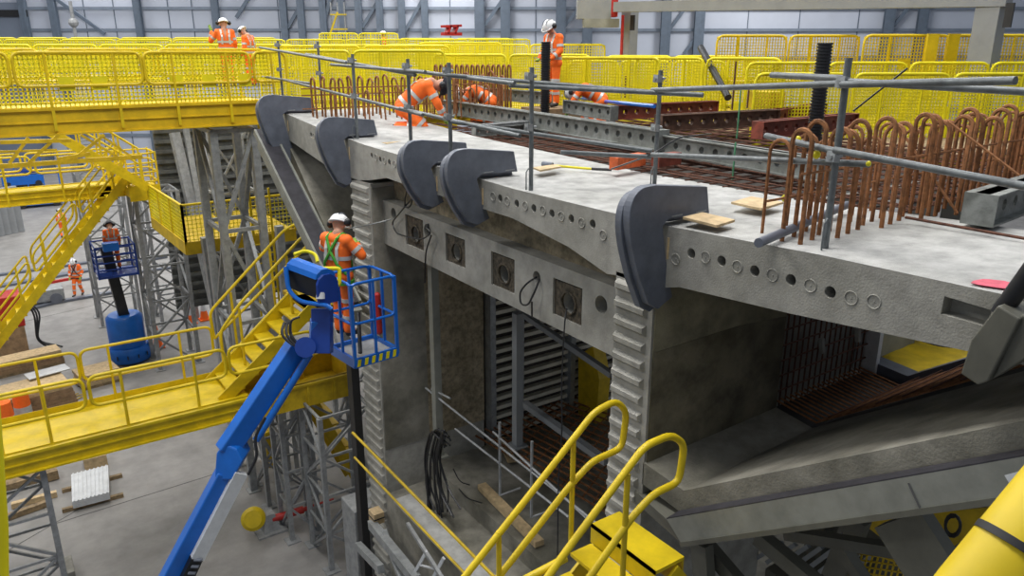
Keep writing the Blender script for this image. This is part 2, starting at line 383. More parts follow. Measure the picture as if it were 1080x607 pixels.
ra = P(857, 451, 'x', X1); rb_ = P(1076, 392, 'x', X1); re_ = ra+(rb_-ra)/(rb_.y-ra.y)*(.2-ra.y)
strut([(4.87, 7.0), (a.y, a.z), (e.y, e.z)], [(4.87, 7.04), (ra.y, ra.z), (re_.y, re_.z)], .25)
strut([(11.94, 6.98), (12.4, 7.1), (15.2, 9.40)], [(11.94, 7.0), (12.4, 7.1), (15.2, 9.40)], .35)
# base slab with a step, between the webs
MB().box((X0, 1.5, 0.02), (X1-1.2, 11.21, 3.31)).build('base_slab', 'conc_strut', seg)
MB().box((5.9, 1.5, 3.31), (10.5, 11.21, 3.62)).build('base_upstand', 'conc_strut', seg)
MB().box((X0-.02, 4.0, 3.31), (X0+.35, 10.9, 3.36)).build('base_kerb', 'conc_top', seg)

# formwork under the struts
fr = thing('strut_formwork', (4.8, 3, 6), 'grey green steel form beam under the right concrete strut with dark top edge', 'formwork')
a = P(680, 500, 'x', X0-.02); 
t0 = P(662, 553, 'x', 4.86); t1 = P(1080, 480, 'x', 4.86); kk = (t1-t0)/(t1.y-t0.y); tl = t0; trr = t0+kk*(-.5-t0.y)
u0 = P(706, 533, 'x', 4.98); u1 = P(1080, 470, 'x', 4.98); k2 = (u1-u0)/(u1.y-u0.y); ur = u0+k2*(-.5-u0.y)
bl = P(668, 570, 'x', 4.86); b1 = P(1060, 527, 'x', 4.86); k3 = (b1-bl)/(b1.y-bl.y); br = bl+k3*(-.5-bl.y)
u0 = P(716, 538, 'x', 4.98); u1 = P(1080, 474, 'x', 4.98); k2 = (u1-u0)/(u1.y-u0.y); ur = u0+k2*(-.5-u0.y)
t0 = P(703, 547, 'x', 4.86); t1 = P(1080, 481, 'x', 4.86); tl = t0; trr = t0+(t1-t0)/(t1.y-t0.y)*(-.5-t0.y)
bl = P(718, 572, 'x', 4.86); b1 = P(1080, 521, 'x', 4.86); br = bl+(b1-bl)/(b1.y-bl.y)*(-.5-bl.y)
mm = MB(); off = V((0, 0, 0))
mm.add([u0, ur, trr+off, tl+off, bl+off, br+off, br+V((.1, 0, 0)), bl+V((.1, 0, 0))], [(0, 1, 2, 3), (3, 2, 5, 4), (4, 5, 6, 7), (7, 6, 1, 0), (0, 3, 4, 7), (1, 6, 5, 2)])
mm.build('form_beam', 'form', fr)
MB().add([u0, ur+V((0, 0, .015)), trr+off+V((0, 0, .012)), tl+off+V((0, 0, .012)), u0+V((0, 0, -.01)), ur, trr+off, tl+off], [(0, 1, 2, 3), (4, 7, 6, 5), (0, 3, 7, 4), (1, 5, 6, 2), (3, 2, 6, 7), (0, 4, 5, 1)]).build('top_edge', 'formtop', fr)
MB().bar(bl+V((.12, 0, -.02)), br+V((.12, 0, -.02)), .26, .045).build('lower_flange', 'formdark', fr)
# left return of the form beam running back under the web
c1 = P(669, 517, 'x', 4.98); c2 = P(703, 547, 'x', 4.86)
MB().add([c1, c2, bl, V((c1.x, c1.y, bl.z)), c1+V((.3, 0, 0)), c2+V((.3, 0, 0)), bl+V((.3, 0, 0)), V((c1.x+.3, c1.y, bl.z))], [(0, 1, 2, 3), (4, 7, 6, 5), (0, 4, 5, 1), (1, 5, 6, 2), (2, 6, 7, 3), (3, 7, 4, 0)]).build('form_corner', 'formdark', fr)
for x, y in ((958, 508), (1065, 488)):
    pass
q = P(957, 508, 'x', 4.755); MB().bar(P(958, 509, 'x', 4.855), P(971, 537, 'x', 4.855), .006, .012).build('plate_joint', 'joint', fr)
for bi, ((x0, y0), (x1, y1), w_) in enumerate((((950, 545), (1010, 640), .42), ((800, 565), (890, 640), .14), ((740, 572), (745, 640), .2), ((745, 575), (800, 640), .16), ((830, 562), (955, 582), .1), ((880, 565), (930, 640), .1), ((690, 580), (720, 640), .18), ((905, 545), (880, 610), .22))):
    MB().bar(P(x0, y0, 'x', 5.06+.17*bi), P(x1, y1, 'x', 5.06+.17*bi), w_, .12, up=(1, 0, 0)).build('form_brace', 'formdark', fr)
lf = thing('strut_formwork', (4.8, 14, 6), 'dark faced steel form beam along the sloping left strut of the segment', 'formwork')
# left form: dark strip outside the strut
la = P(288, 140, 'x', X0-.2); lb = P(345, 252, 'x', X0-.2); dd = (lb-la); lb = la+dd*1.5; la = la-dd*.05
nn = V((0, dd.z, -dd.y)).normalized()
if nn.z < 0: nn = -nn
MB().add([la+V((-.30, 0, 0)), lb+V((-.30, 0, 0)), lb+V((-.0, 0, 0)), la+V((-.0, 0, 0)), la+V((-.30, 0, -.02)), lb+V((-.30, 0, -.02)), lb+V((-.0, 0, -.02)), la+V((-.0, 0, -.02))], [(0, 1, 2, 3), (4, 7, 6, 5), (0, 4, 5, 1), (1, 5, 6, 2), (2, 6, 7, 3), (3, 7, 4, 0)]).build('form_face', 'formtop', lf)
MB().bar(la+V((-.32, 0, -.05)), lb+V((-.32, 0, -.05)), .12, .04, up=(1, 0, 0)).build('form_flange', 'form', lf)
MB().bar(la+V((.02, 0, -.02)), lb+V((.02, 0, -.02)), .10, .04, up=(1, 0, 0)).build('form_flange', 'form', lf)
MB().bar(la+V((-.13, 0, -.25)), lb+V((-.13, 0, -.25)), .3, .3, up=(1, 0, 0)).build('form_beam', 'form', lf)

# next bay: rebar cage, ribbed forms, tarpaulin
cage = thing('rebar_cage', (8, 4.9, 7), 'dark rusty reinforcement cage in the next bay behind the right web', 'rebar cage')
for i in range(18):
    x = 7.15+i*.11; MB().tube([(x, 4.92, 6.9), (x, 4.92, 9.2)], .011, 5).build('vertical_bar', 'rustdark', cage)
for i in range(11):
    z = 7.2+i*.19; MB().tube([(7.12, 4.9, z), (9.2, 4.9, z)], .011, 5).build('horizontal_bar', 'rustdark', cage)
for i in range(20):
    x = 7.16+i*.09; MB().tube([(x, 4.9, 7.09), (x, ra.y, ra.z+.05), (x, re_.y, re_.z+.05)], .012, 5).build('sloping_bar', 'rust', cage)
for i in range(14):
    y = 4.2-i*.25; zz = ra.z+.08+(ra.y-y)*(re_.z-ra.z)/(ra.y-re_.y); MB().tube([(7.12, y, zz), (9.0, y, zz)], .009, 5).build('cross_bar', 'rustdark', cage)
for x, y in ((832, 395), (867, 372), (905, 360)):
    c = P(x, y, 'x', 7.9); MB().bar(c, c+V((0, .03, .18)), .05, .05).build('spacer_block', 'conc', cage)
wf = thing('web_form_panel', (8.3, 5.3, 4), 'dark steel web form standing behind the rebar cage', 'formwork')
MB().box((7.15, 5.05, 6.4), (10.5, 5.2, 9.35)).build('form_face', 'form', wf)
MB().box((8.98, 4.75, 7.0), (9.06, 5.05, 9.3)).build('stop_end', 'white', wf)
bf = thing('strut_form_bed', (8.2, 3, 6.5), 'purple grey sloping form bed under the sloping bars', 'formwork')
MB().prism([(7.12, 4.9, 7.0), (7.12, ra.y, ra.z-.02), (7.12, re_.y, re_.z-.02), (7.12, re_.y, re_.z-.2), (7.12, ra.y, ra.z-.2), (7.12, 4.9, 6.8)], (1.9, 0, 0)).build('form_bed', 'dark', bf)
MB().prism([(9.03, 4.9, 7.16), (9.03, ra.y, ra.z+.14), (9.03, re_.y, re_.z+.14), (9.03, re_.y, re_.z-.2), (9.03, ra.y, ra.z-.2), (9.03, 4.9, 6.8)], (.25, 0, 0)).build('bed_edge', 'bracket', bf)
# yellow tarpaulin seen through the gap
tp = [P(935, 352, 'x', 11.5), P(1030, 345, 'x', 11.5), P(1025, 372, 'x', 10.3), P(958, 393, 'x', 10.3), P(930, 383, 'x', 10.5)]
tm = MB(); n = 10; vs = []; fs = []
for j in range(n+1):
    for i in range(n+1):
        u, v = i/n, j/n; a = P(928+u*150, 340, 'z', 7.0); b = P(928+u*150, 386+(40*u if u < .3 else 12-(u-.3)*50), 'z', 7.0)
        q = a.lerp(b, v)+V((0, 0, .05*noise.noise(V((u*5, v*5, 0))))); vs.append(q)
for j in range(n):
    for i in range(n): a = j*(n+1)+i; fs.append((a, a+1, a+n+2, a+n+1))
to = tm.add(vs, fs).build('tarpaulin', 'tarp', smooth=True); tag(to, 'yellow sheet with hose coil seen through the gap below the deck', 'sheet')
md = to.modifiers.new('s', 'SOLIDIFY'); md.thickness = .02
c = P(990, 364, 'z', 7.05)
tag(MB().tube([c+V((.22*math.cos(t*.3), .3*math.sin(t*.3), .04+.003*t)) for t in range(30)], .012, 6).build('hose', 'black', smooth=True), 'thin black hose coil lying on the yellow sheet', 'hose')
# ribbed (slatted) form seen between the webs
rf = thing('ribbed_form_panel', (9.5, 11.6, 3), 'grey steel form panel with white horizontal ribs seen between the webs', 'formwork')
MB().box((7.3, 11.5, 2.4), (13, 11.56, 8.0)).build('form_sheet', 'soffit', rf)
for i in range(26):
    z = 2.6+i*.2; MB().box((7.35, 11.38, z), (12.9, 11.5, z+.075)).build('rib', 'rib_light', rf)
for x in (7.32, 7.98, 9.3, 10.9): MB().box((x, 11.28, 2.4), (x+.12, 11.5, 8.0)).build('upright', 'steel', rf)
# grey posts between webs
def ppost(px, ytop, ybot, X, w_, label, m='form'):
    a = P(px, ytop, 'x', X); b = P(px, ybot, 'x', X); b.x, b.y = a.x, a.y
    t = thing('steel_post', (a.x, a.y, b.z), label, 'post')
    MB().bar(b, a, w_, w_).build('shaft', m, t); MB().box((a.x-w_, a.y-w_, b.z), (a.x+w_, a.y+w_, b.z+.03)).build('base_plate', m, t); return t
ppost(456, 268, 475, 5.6, .13, 'grey square steel post against the left web inside the segment')
ppost(546, 330, 470, 6.6, .13, 'pale steel post standing in the middle of the opening between webs', 'gantry')
MB_ = MB().bar(P(550, 330, 'x', 7.4), P(645, 395, 'x', 7.4), .09, .09); tag(MB_.build('steel_waler', 'gantry'), 'grey steel rail sloping across the ribbed form', 'beam')
tag(MB().bar(P(553, 425, 'x', 7.0), P(640, 487, 'x', 7.0), .12, .1).build('steel_waler', 'gantry'), 'lower grey steel rail above the rusty bars', 'beam')
rb = thing('rebar_mat', (8.3, 8.5, 3.6), 'rusty reinforcement bars lying low between the webs', 'rebar cage')
for i in range(16):
    MB().tube([P(500+i*6, 458-i*3, 'z', 3.9), P(640+i*4, 540-i*6, 'z', 3.9)], .02, 5).build('long_bar', 'rust', rb)
for i in range(12):
    MB().tube([P(515+i*11, 468+i*6.3, 'z', 3.88), P(590+i*9, 410+i*4, 'z', 3.88)], .014, 5).build('cross_bar', 'rust', rb)

bs = thing('shade_backing_frame', (8.5, 2.5, 0), 'added dark backing frame standing in for shade below the right form beam', 'shade backing')  # added dark backing that stands in for shade under the form beam
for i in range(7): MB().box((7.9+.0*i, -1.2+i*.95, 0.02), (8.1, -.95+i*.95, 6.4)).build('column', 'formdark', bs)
MB().box((8.1, -2, 0.02), (8.2, 4.8, 6.5)).build('shade_sheet', 'formdark', bs)
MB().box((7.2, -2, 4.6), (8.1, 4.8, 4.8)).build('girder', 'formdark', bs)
def WB(px, d, z=0): # point in image column px at forward distance d
    return FW*d+RT*((px-540)/846*d)+V((0, 0, z))
# ================================================================= BRACKETS
def zat(X, Y, py):
    h = X*math.sin(HEAD)+Y*math.cos(HEAD); b = 303.5-py
    return ZC+h*(b*math.cos(PIT)-FOC*math.sin(PIT))/(FOC*math.cos(PIT)+b*math.sin(PIT))
YB = 4.72
pf = [(746, 199), (692, 197.5), (677, 200), (667, 212), (663, 234), (666, 262), (674, 295), (684, 323), (694, 328), (709, 315), (704, 275), (699, 241), (705, 233), (748, 227)]
def smooth_run(q, n=2):
    for _ in range(n):
        o = [q[0]]
        for a, b in zip(q, q[1:]): o += [(a[0]*.75+b[0]*.25, a[1]*.75+b[1]*.25), (a[0]*.25+b[0]*.75, a[1]*.25+b[1]*.75)]
        q = o+[q[-1]]
    return q
pf = [pf[0]]+smooth_run(pf[1:7])+pf[7:]
prof = [P(x, y, 'y', YB) for x, y in pf]
for p in prof[-4:-2]: p.x = min(p.x, X0-.012)
def bracket(y, lab, dz=0., sc=1., sz=1.):
    t = thing('edge_bracket', (X0, y, 9.5+dz), lab, 'bracket', 'steel brackets on the deck edge')
    c = [V(((p.x-X0)*sc, 0, (p.z-9.48)*(sz if p.z < 9.48 else 1))) for p in prof]; off = V((X0, y-.04, 9.5+dz))
    t_ = .09
    MB().prism([off+q for q in c], (0, t_, 0)).build('side_plate', 'bracket', t, bevel=.006)
    c2 = [q+V((-.015, 0, -.05)) for q in c]
    MB().prism([off+q+V((0, t_+.0, 0)) for q in c2], (0, .08, 0)).build('back_plate', 'bracket', t, bevel=.006)
    MB().box(off+V((-.012, -.02, -.32)), off+V((-.002, -.0, -.12))).build('pad', 'timber', t)
    for k in range(2):
        MB().bar(off+V((.02+k*.32, -.004, .07)), off+V((.16+k*.32, -.004, .075)), .004, .012).build('weld_mark', 'steel', t)
    hp = off+V((.1, .07, .13)); MB().tube([hp+V((-.06, 0, -.05)), hp+V((-.06, 0, .05)), hp+V((-.03, 0, .09)), hp+V((.03, 0, .09)), hp+V((.06, 0, .05)), hp+V((.06, 0, -.05))], .008, 6).build('lifting_loop', 'tube', t, True)
    return t
bracket(14.95, 'leftmost blue grey edge bracket, at the far tip of the deck', .32, 1.1, 1.2)
bracket(12.0, 'blue grey edge bracket above the left toothed web', .1, 1.0, .95)
bracket(9.05, 'left one of the two close blue grey edge brackets in mid deck', 0, 1.0, .68)
bracket(7.9, 'right one of the two close blue grey edge brackets in mid deck', 0, 1.0, .72)
bracket(4.76, 'large blue grey edge bracket hooked over the deck above the right toothed web', 0)
# rightmost clamp, a heavier boxed arm with a dark tube
rt = thing('edge_clamp', (4.8, 1.6, 9.3), 'heavy grey edge clamp with dark tube arm at the right photo edge', 'clamp', None)
q = [P(1046, 325, 'x', 4.9), P(1066, 332, 'x', 4.9), P(1030, 405, 'x', 4.9), P(1012, 395, 'x', 4.9)]
MB().prism([P(1052, 322, 'x', 4.72), P(1076, 336, 'x', 4.72), P(1042, 402, 'x', 4.72), P(1031, 406, 'x', 4.72), P(1013, 394, 'x', 4.72), P(1024, 358, 'x', 4.72)], (.26, 0, 0)).build('clamp_leg', 'formdark', rt, bevel=.01)
MB().prism([P(1076, 332, 'x', 4.76), P(1110, 330, 'x', 4.76), P(1095, 370, 'x', 4.76), P(1046, 400, 'x', 4.76)], (.16, 0, 0)).build('clamp_body', 'formdark', rt, bevel=.01)
MB().tube([P(1055, 330, 'x', 4.85), P(1100, 268, 'x', 4.85)], .055, 14).build('clamp_tube', 'black', rt, True)
# pink paint mark on the deck (stain of its own)
pk = []
for i in range(14):
    a = i/14*2*math.pi; pk.append(P(1052+26*math.cos(a)*(1+.2*math.sin(3*a)), 299.5+4.0*math.sin(a)+.12*(26*math.cos(a)), 'z', 9.585))
tag(MB().prism([p.xyz if False else p for p in pk], (0, 0, .003)).build('paint_mark', 'pink'), 'pink paint patch on the deck at the right edge', 'paint mark')

# ================================================================= SCAFFOLD GUARDRAIL
sg = thing('scaffold_guardrail', (5.3, 8, 9.5), 'grey scaffold tube guardrail clamped along the near edge of the deck', 'guardrail')
posts = [(298.5, 105, 294, 43, 9.95), (340, 112, 328, 44, 9.9), (377, 147, 373, 57, 9.6), (434, 166, 433, 62, 9.52), (476, 182, 475, 66, 9.49), (560, 199, 552, 71, 9.49), (690, 197, 692, 74, 9.5), (870, 261, 893, 61, 9.55)]
pb = []
for bx, by, tx, ty, z in posts:
    b = P(bx, by, 'z', z); t_ = V((b.x, b.y, zat(b.x, b.y, ty))); pb.append((bx, b, t_))
    MB().tube([b-V((0, 0, .02)), t_], .026, 10).build('post', 'tube', sg, True)
    MB().tube([b+V((-.09, -.03, 0)), b+V((-.09, -.03, .2)), b+V((-.06, -.03, .24)), b+V((-.02, -.03, .2)), b+V((-.02, -.03, .02))], .008, 5).build('base_pin', 'tube', sg, True)
def railat(x, y, dx=0.):
    """point in the post line (interpolated plane) seen at pixel x,y"""
    ks = sorted((p[0], p[1]) for p in pb)
    if x <= ks[0][0]: X, X2, t = ks[0][1], ks[1][1], (x-ks[0][0])/(ks[1][0]-ks[0][0])
    elif x >= ks[-1][0]: X, X2, t = ks[-1][1], ks[-1][1], 0
    else:
        for i in range(len(ks)-1):
            if ks[i][0] <= x <= ks[i+1][0]: X, X2, t = ks[i][1], ks[i+1][1], (x-ks[i][0])/(ks[i+1][0]-ks[i][0])
    a, b = V((X.x, X.y, 0)), V((X2.x, X2.y, 0))
    if x <= ks[-1][0]:
        r = ray(x, y); d = (b-a) if (b-a).length > 0 else V((0, -1, 0)); n = V((-d.y, d.x, 0))
        k = a.dot(n)/(r.x*n.x+r.y*n.y); p = V((0, 0, ZC))+r*k
    else: p = P(x, y, 'x', ks[-1][1].x)
    return p+V((-.05+dx, 0, 0))
rails = [((276, 50), (368, 66)), ((324, 57), (440, 79)), ((352, 68), (452, 76)), ((432, 74), (545, 88)), ((475, 79), (692, 97)), ((540, 90), (744, 100)),
         ((280, 81), (330, 88)), ((300, 84), (448, 121)), ((425, 114), (552, 143)), ((478, 128), (690, 159)), ((595, 160), (690, 165))]
for i, (a, b) in enumerate(rails):
    MB().tube([railat(*a, dx=.02*(i % 2)), railat(*b, dx=.02*(i % 2))], .025, 10).build('rail', 'tube', sg, True)
XR = pb[-1][1].x
for i, (a, b, Xa, Xb) in enumerate([((688, 95), (893, 88), 5.8, XR), ((888, 89), (1071, 85), XR-.05, 4.9), ((814, 79), (893, 83), XR+.5, XR+.05), ((893, 86), (1090, 97), XR+.03, XR+.2),
                                    ((688, 163), (917, 173), 5.85, XR+.1), ((808, 143), (885, 160), XR+.4, XR), ((880, 158), (1090, 198), XR-.05, 5.0)]):
    MB().tube([P(*a, 'x', Xa-.06), P(*b, 'x', Xb-.06)], .025, 10).build('rail', 'tube', sg, True)
for bx, b, t_ in pb:
    for f in (.52, .93) if bx < 800 else (.5, .88):
        c = b.lerp(t_, f); cm = MB().bar(c-V((.045, .0, .04)), c+V((-.035, 0, .04)), .07, .07); cm.cyl(c+V((-.09, 0, 0)), c+V((.06, 0, 0)), .018, n=8)
        cm.build('coupler', 'steel', sg)
# caps on rod ends
for i, (x, y, X) in enumerate(((841, 147.6, 5.5), (861, 163, 5.3), (916, 172.5, 5.2), (828, 209, 5.6))):
    c = P(x, y, 'x', X); lab = ['yellow mushroom cap on the upper rod end left of the hoops', 'yellow mushroom cap beside the near scaffold post', 'small yellow cap right of the near scaffold post', 'yellow mushroom cap on the lowest rod end above the deck boards'][i]
    tag(MB().ball(c, .034 if i != 2 else .02, 7, (.8, 1, 1)).build('safety_cap', 'ymesh', smooth=True), lab, 'safety cap')

# ================================================================= DECK CLUTTER
def soldier(p0, p1, h, wd, m, label, z=None, grp='perforated steel beams lying on the deck', rod=False, n=None):
    p0 = Vector(p0); p1 = Vector(p1); L = (p1-p0).length; d = (p1-p0).normalized()
    # top centre line p0->p1 ; built along local x
    hw = wd/2
    o = MB().box((0, -hw*.45, -h), (L, hw*.45, 0)).build('perforated_beam', m, loc=(0, 0, 0))
    cm = MB(); k = max(2, int(L/(h*.95)))
    for i in range(k): cm.cyl((L*(i+.5)/k, -hw-.05, -h*.5), (L*(i+.5)/k, hw+.05, -h*.5), h*.19, n=14)
    cut(o, cm)
    bm = bmesh.new(); bm.from_mesh(o.data)
    def bx(a, b):
        vs = [bm.verts.new(q) for q in [(a[0],a[1],a[2]),(b[0],a[1],a[2]),(b[0],b[1],a[2]),(a[0],b[1],a[2]),(a[0],a[1],b[2]),(b[0],a[1],b[2]),(b[0],b[1],b[2]),(a[0],b[1],b[2])]]
        for f in [(0,3,2,1),(4,5,6,7),(0,1,5,4),(1,2,6,5),(2,3,7,6),(3,0,4,7)]: bm.faces.new([vs[i] for i in f])
    bx((0, -hw, -.018), (L, hw, 0)); bx((0, -hw, -h), (L, hw, -h+.018)); bx((-.012, -hw, -h), (0, hw, 0)); bx((L, -hw, -h), (L+.012, hw, 0))
    bm.to_mesh(o.data); bm.free()
    ang = math.atan2(d.y, d.x); pit = -math.asin(d.z)
    o.rotation_euler = (0, pit, ang); o.location = p0
    tag(o, label, 'beam', grp); return o
Z = 9.93
soldier(P(470, 105, 'z', Z+.03), P(700, 137, 'z', Z), .29, .2, 'galvbeam', 'long grey perforated beam running from the kneeling worker to the middle post')
soldier(P(697, 141, 'z', 9.86), P(872, 167, 'z', 9.86), .26, .2, 'galvbeam', 'grey perforated beam lying low to the right of the middle post')
soldier(P(507, 92, 'z', 10.13), P(580, 97, 'z', 10.13), .27, .18, 'galvbeam', 'short grey perforated beam in front of the crouching worker')
soldier(P(598, 105, 'z', 10.05), P(648, 112, 'z', 10.02), .26, .18, 'galvbeam', 'short grey perforated beam end left of the dark red one')
soldier(P(640, 111, 'z', 10.0), P(754, 106, 'z', 10.0), .28, .22, 'redbeam', 'dark red perforated beam behind the middle scaffold post')
soldier(P(695, 121, 'z', 9.98), P(818, 115, 'z', 9.98), .28, .22, 'brownbeam', 'rust brown perforated beam to the right of the middle scaffold post')
soldier(P(812, 116, 'z', 9.95), P(868, 108, 'z', 9.95), .27, .22, 'redbeam', 'far red perforated beam just left of the near corrugated pipe')
soldier(P(800, 128, 'z', 9.95), P(900, 119, 'z', 9.95), .27, .22, 'redbeam', 'near red perforated beam with purple end left of the corrugated pipe')
soldier(P(500, 134, 'z', 9.72), P(575, 130, 'z', 9.72), .16, .16, 'galvbeam', 'small grey beam lying on the deck right of the kneeling worker')
soldier(P(510, 131, 'z', 9.8), P(590, 124, 'z', 9.8), .05, .18, 'steel', 'thin flat grey plank beam behind the small grey beam')
soldier(P(1036, 204, 'z', 9.86), P(1130, 175, 'z', 9.86), .27, .26, 'galvbeam', 'grey perforated beam with speckled end at the right among the hoops')
for (a, b, m, lab) in (((644, 171), (674, 166), 'orangeblock', 'bright orange red steel block on the deck left of the middle post'), ((688, 168), (712, 165), 'redbeam', 'darker red steel block right of the middle post')):
    p = P(*a, 'z', 9.66); q = P(*b, 'z', 9.66); tag(MB().bar(p+V((.05, 0, -.02)), q+V((.05, 0, -.02)), .14, .16).build('steel_block', m, bevel=.008), lab, 'block')
p = P(858, 192, 'z', 9.56); tag(MB().box(p+V((-.06, -.1, 0)), p+V((.12, .12, .16))).build('timber_block', 'ply', bevel=.006), 'brown block at the foot of the near rebar hoops', 'block')
p = P(930, 232, 'z', 9.56)
# rebar mat of the next bay at deck level
dm = thing('rebar_mat', (8.5, 8, 9.4), 'dark rusty bars of the deck reinforcement mat behind the white concrete', 'rebar cage')
for i in range(26):
    x = 7.15+i*.22; MB().tube([(x, 3.9, 9.48-.02*(i % 2)), (x, 14.0, 9.60-.02*(i % 2))], .013, 5).build('long_bar', 'rustdark', dm)
for i in range(52):
    y = 3.9+i*.195; MB().tube([(7.05, y, 9.47+.01*(i % 3)), (12.8, y, 9.49+.01*(i % 3))], .012, 5).build('cross_bar', 'rustdark', dm)
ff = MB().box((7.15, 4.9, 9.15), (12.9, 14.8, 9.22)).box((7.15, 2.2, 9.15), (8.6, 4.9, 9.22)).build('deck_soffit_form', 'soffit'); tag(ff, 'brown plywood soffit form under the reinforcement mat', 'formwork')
tag(MB().add([(12.9, 6, 9.3), (16, 6, 9.3), (16, 20, 9.3), (12.9, 20, 9.3), (12.9, 6, 9.38), (16, 6, 9.38), (16, 20, 9.38), (12.9, 20, 9.38)], [(0, 3, 2, 1), (4, 5, 6, 7), (0, 1, 5, 4), (1, 2, 6, 5), (2, 3, 7, 6), (3, 0, 4, 7)]).build('work_platform', 'timberdark'), 'brown boarded platform between the bars and the yellow barriers', 'platform')
# rebar hoops of the parapet: right row and left row
def hoop(x, y0, y1, zb, h, lean=0., r=.02):
    n = 8; pts = [(x, y0, zb), (x+lean*.5, y0, zb+h-.1)]
    c = ((y0+y1)/2, zb+h-.1); rr = (y1-y0)/2
    pts += [(x+lean, c[0]-rr*math.cos(math.pi*i/n), c[1]+rr*math.sin(math.pi*i/n)*1.1) for i in range(1, n)]
    pts += [(x+lean*.5, y1, zb+h-.1), (x, y1, zb)]
    return MB().tube(pts, r, 6)
hr = thing('rebar_hoops', (8, 3.7, 9.5), 'double row of rusty starter bar hoops standing on the right side of the deck', 'rebar')
for i in range(34):
    x = 5.2+i*.215; y = 3.5+.05*math.sin(i*2.1)
    hoop(x, y, y+.17, 9.5, .93+.05*math.sin(i*1.7), .03*math.sin(i*1.3)).build('hoop', 'rust', hr, True)
for i in range(22):
    x = 5.35+i*.33; y = 3.78+.04*math.sin(i*3.1)
    hoop(x, y, y+.2, 9.5, .80+.06*math.sin(i*2.7), .04*math.sin(i*2.3), .015).build('hoop', 'rust', hr, True)
for z, y in ((9.9, 3.78), (10.15, 3.5)): MB().tube([(5.1, y, z-.05), (12.8, y+.05, z)], .011, 5).build('longitudinal_bar', 'rust', hr)
MB().tube([P(955, 229, 'z', 9.6), P(1090, 253, 'z', 9.6)], .014, 6).build('loose_bar', 'rustdark', hr)
for a, b in (((1000, 128), (1075, 185)), ((955, 145), (1010, 225))): MB().tube([P(*a, 'x', 7.3), P(*b, 'x', 7.3)], .012, 5).build('diagonal_bar', 'rust', hr)
hl = thing('rebar_hoops', (6.5, 14.3, 9.6), 'rusty starter bars standing at the far left tip of the deck', 'rebar')
for i in range(24):
    x = 5.35+i*.19; z = 9.72; hoop(x, 14.25+.05*math.sin(i*2.), 14.45, z, .78+.05*math.sin(i*1.9), .03*math.sin(i*1.3), .02).build('hoop', 'rust', hl, True)
for i in range(12):
    x = 5.5+i*.34; hoop(x, 13.7, 13.9, 9.68, .62+.05*math.sin(i*1.9), .03*math.sin(i*1.3), .016).build('hoop', 'rust', hl, True)
for z in (9.95, 10.2, 10.32): MB().tube([(5.1, 14.3, z), (9.6, 14.3, z)], .013, 5).build('longitudinal_bar', 'rust', hl)
hb = thing('rebar_hoops', (10.5, 14.3, 9.6), 'row of arched rusty hoops behind the kneeling worker', 'rebar')
for i in range(15):
    c = WB(457+i*5.6, 18.2); zt = zat(c.x, c.y, 68.5)
    MB().tube([(c.x, c.y, zt-1.0), (c.x, c.y, zt-.1)]+[(c.x, c.y-.06+.06*math.cos(a*math.pi/6), zt-.1+.1*math.sin(a*math.pi/6)) for a in range(1, 6)]+[(c.x, c.y-.12, zt-.1), (c.x, c.y-.12, zt-1.0)], .024, 6).build('hoop', 'rust', hb, True)
# corrugated pipes
def corr(base, topxy, r, label, lean=(0, 0, 0)):
    b = Vector(base); zt = zat(b.x+lean[0], b.y+lean[1], topxy[1]); t_ = V((b.x+lean[0], b.y+lean[1], zt)); L = (t_-b).length; n = int(L/.045)
    pts = []; rs = []
    for i in range(n):
        for k, rr in ((0, r*.86), (.35, r*.86), (.45, r), (.9, r)):
            f = min(1, (i+k)/n); pts.append(b.lerp(t_, f)); rs.append(rr)
    pts.append(t_); rs.append(r*.9)
    tag(MB().tube(pts, rs, 18).build('corrugated_pipe', 'black', smooth=False), label, 'pipe')
corr(P(857, 160, 'z', 9.5), (876, 45), .115, 'thick black corrugated pipe standing by the near scaffold post')
corr(WB(576, 15.9, 9.5), (576, 44), .1, 'black corrugated pipe standing in front of the upright worker')
a = P(739, 50, 'x', 14.2); b = P(768, 103, 'x', 13.2); tag(MB().tube([a, b], .075, 12).build('smooth_pipe', 'black', smooth=True), 'smooth dark grey pipe leaning against the yellow barriers', 'pipe')
a = P(800, 256, 'z', 9.6); b = P(893, 216, 'z', 9.6); tag(MB().tube([a, b], .038, 12).build('smooth_pipe', 'bracket', smooth=True), 'dark grey pipe lying on the deck at its near edge', 'pipe')
for (tx, ty, bx, by, X, m, lab, r) in ((776, 65, 772, 116, 12.5, 'rustdark', 'dark threaded rod standing left of the green one', .02), (781, 95, 777, 146, 8.9, 'paintgreen', 'green threaded rod standing on the grey beam', .012), (790, 92, 788, 114, 12.5, 'rustdark', 'short dark rod beside the yellow box on the platform', .02), (773, 150, 772, 195, 7.6, 'paintgreen', 'short green rod below the low grey beam', .012), (660, 80, 659, 103, 13, 'rustdark', 'short dark rod right of the middle yellow barrier end', .02)):
    a = P(bx, by, 'x', X); tag(MB().tube([a, V((a.x, a.y, zat(a.x, a.y, ty)))], r, 6).build('threaded_rod', m), lab, 'rod')
a = P(795, 113, 'x', 13); tag(MB().box(a+V((-.2, -.5, 0)), a+V((.3, .0, .32))).build('storage_box', 'yellow2'), 'small yellow box on the brown platform', 'box')
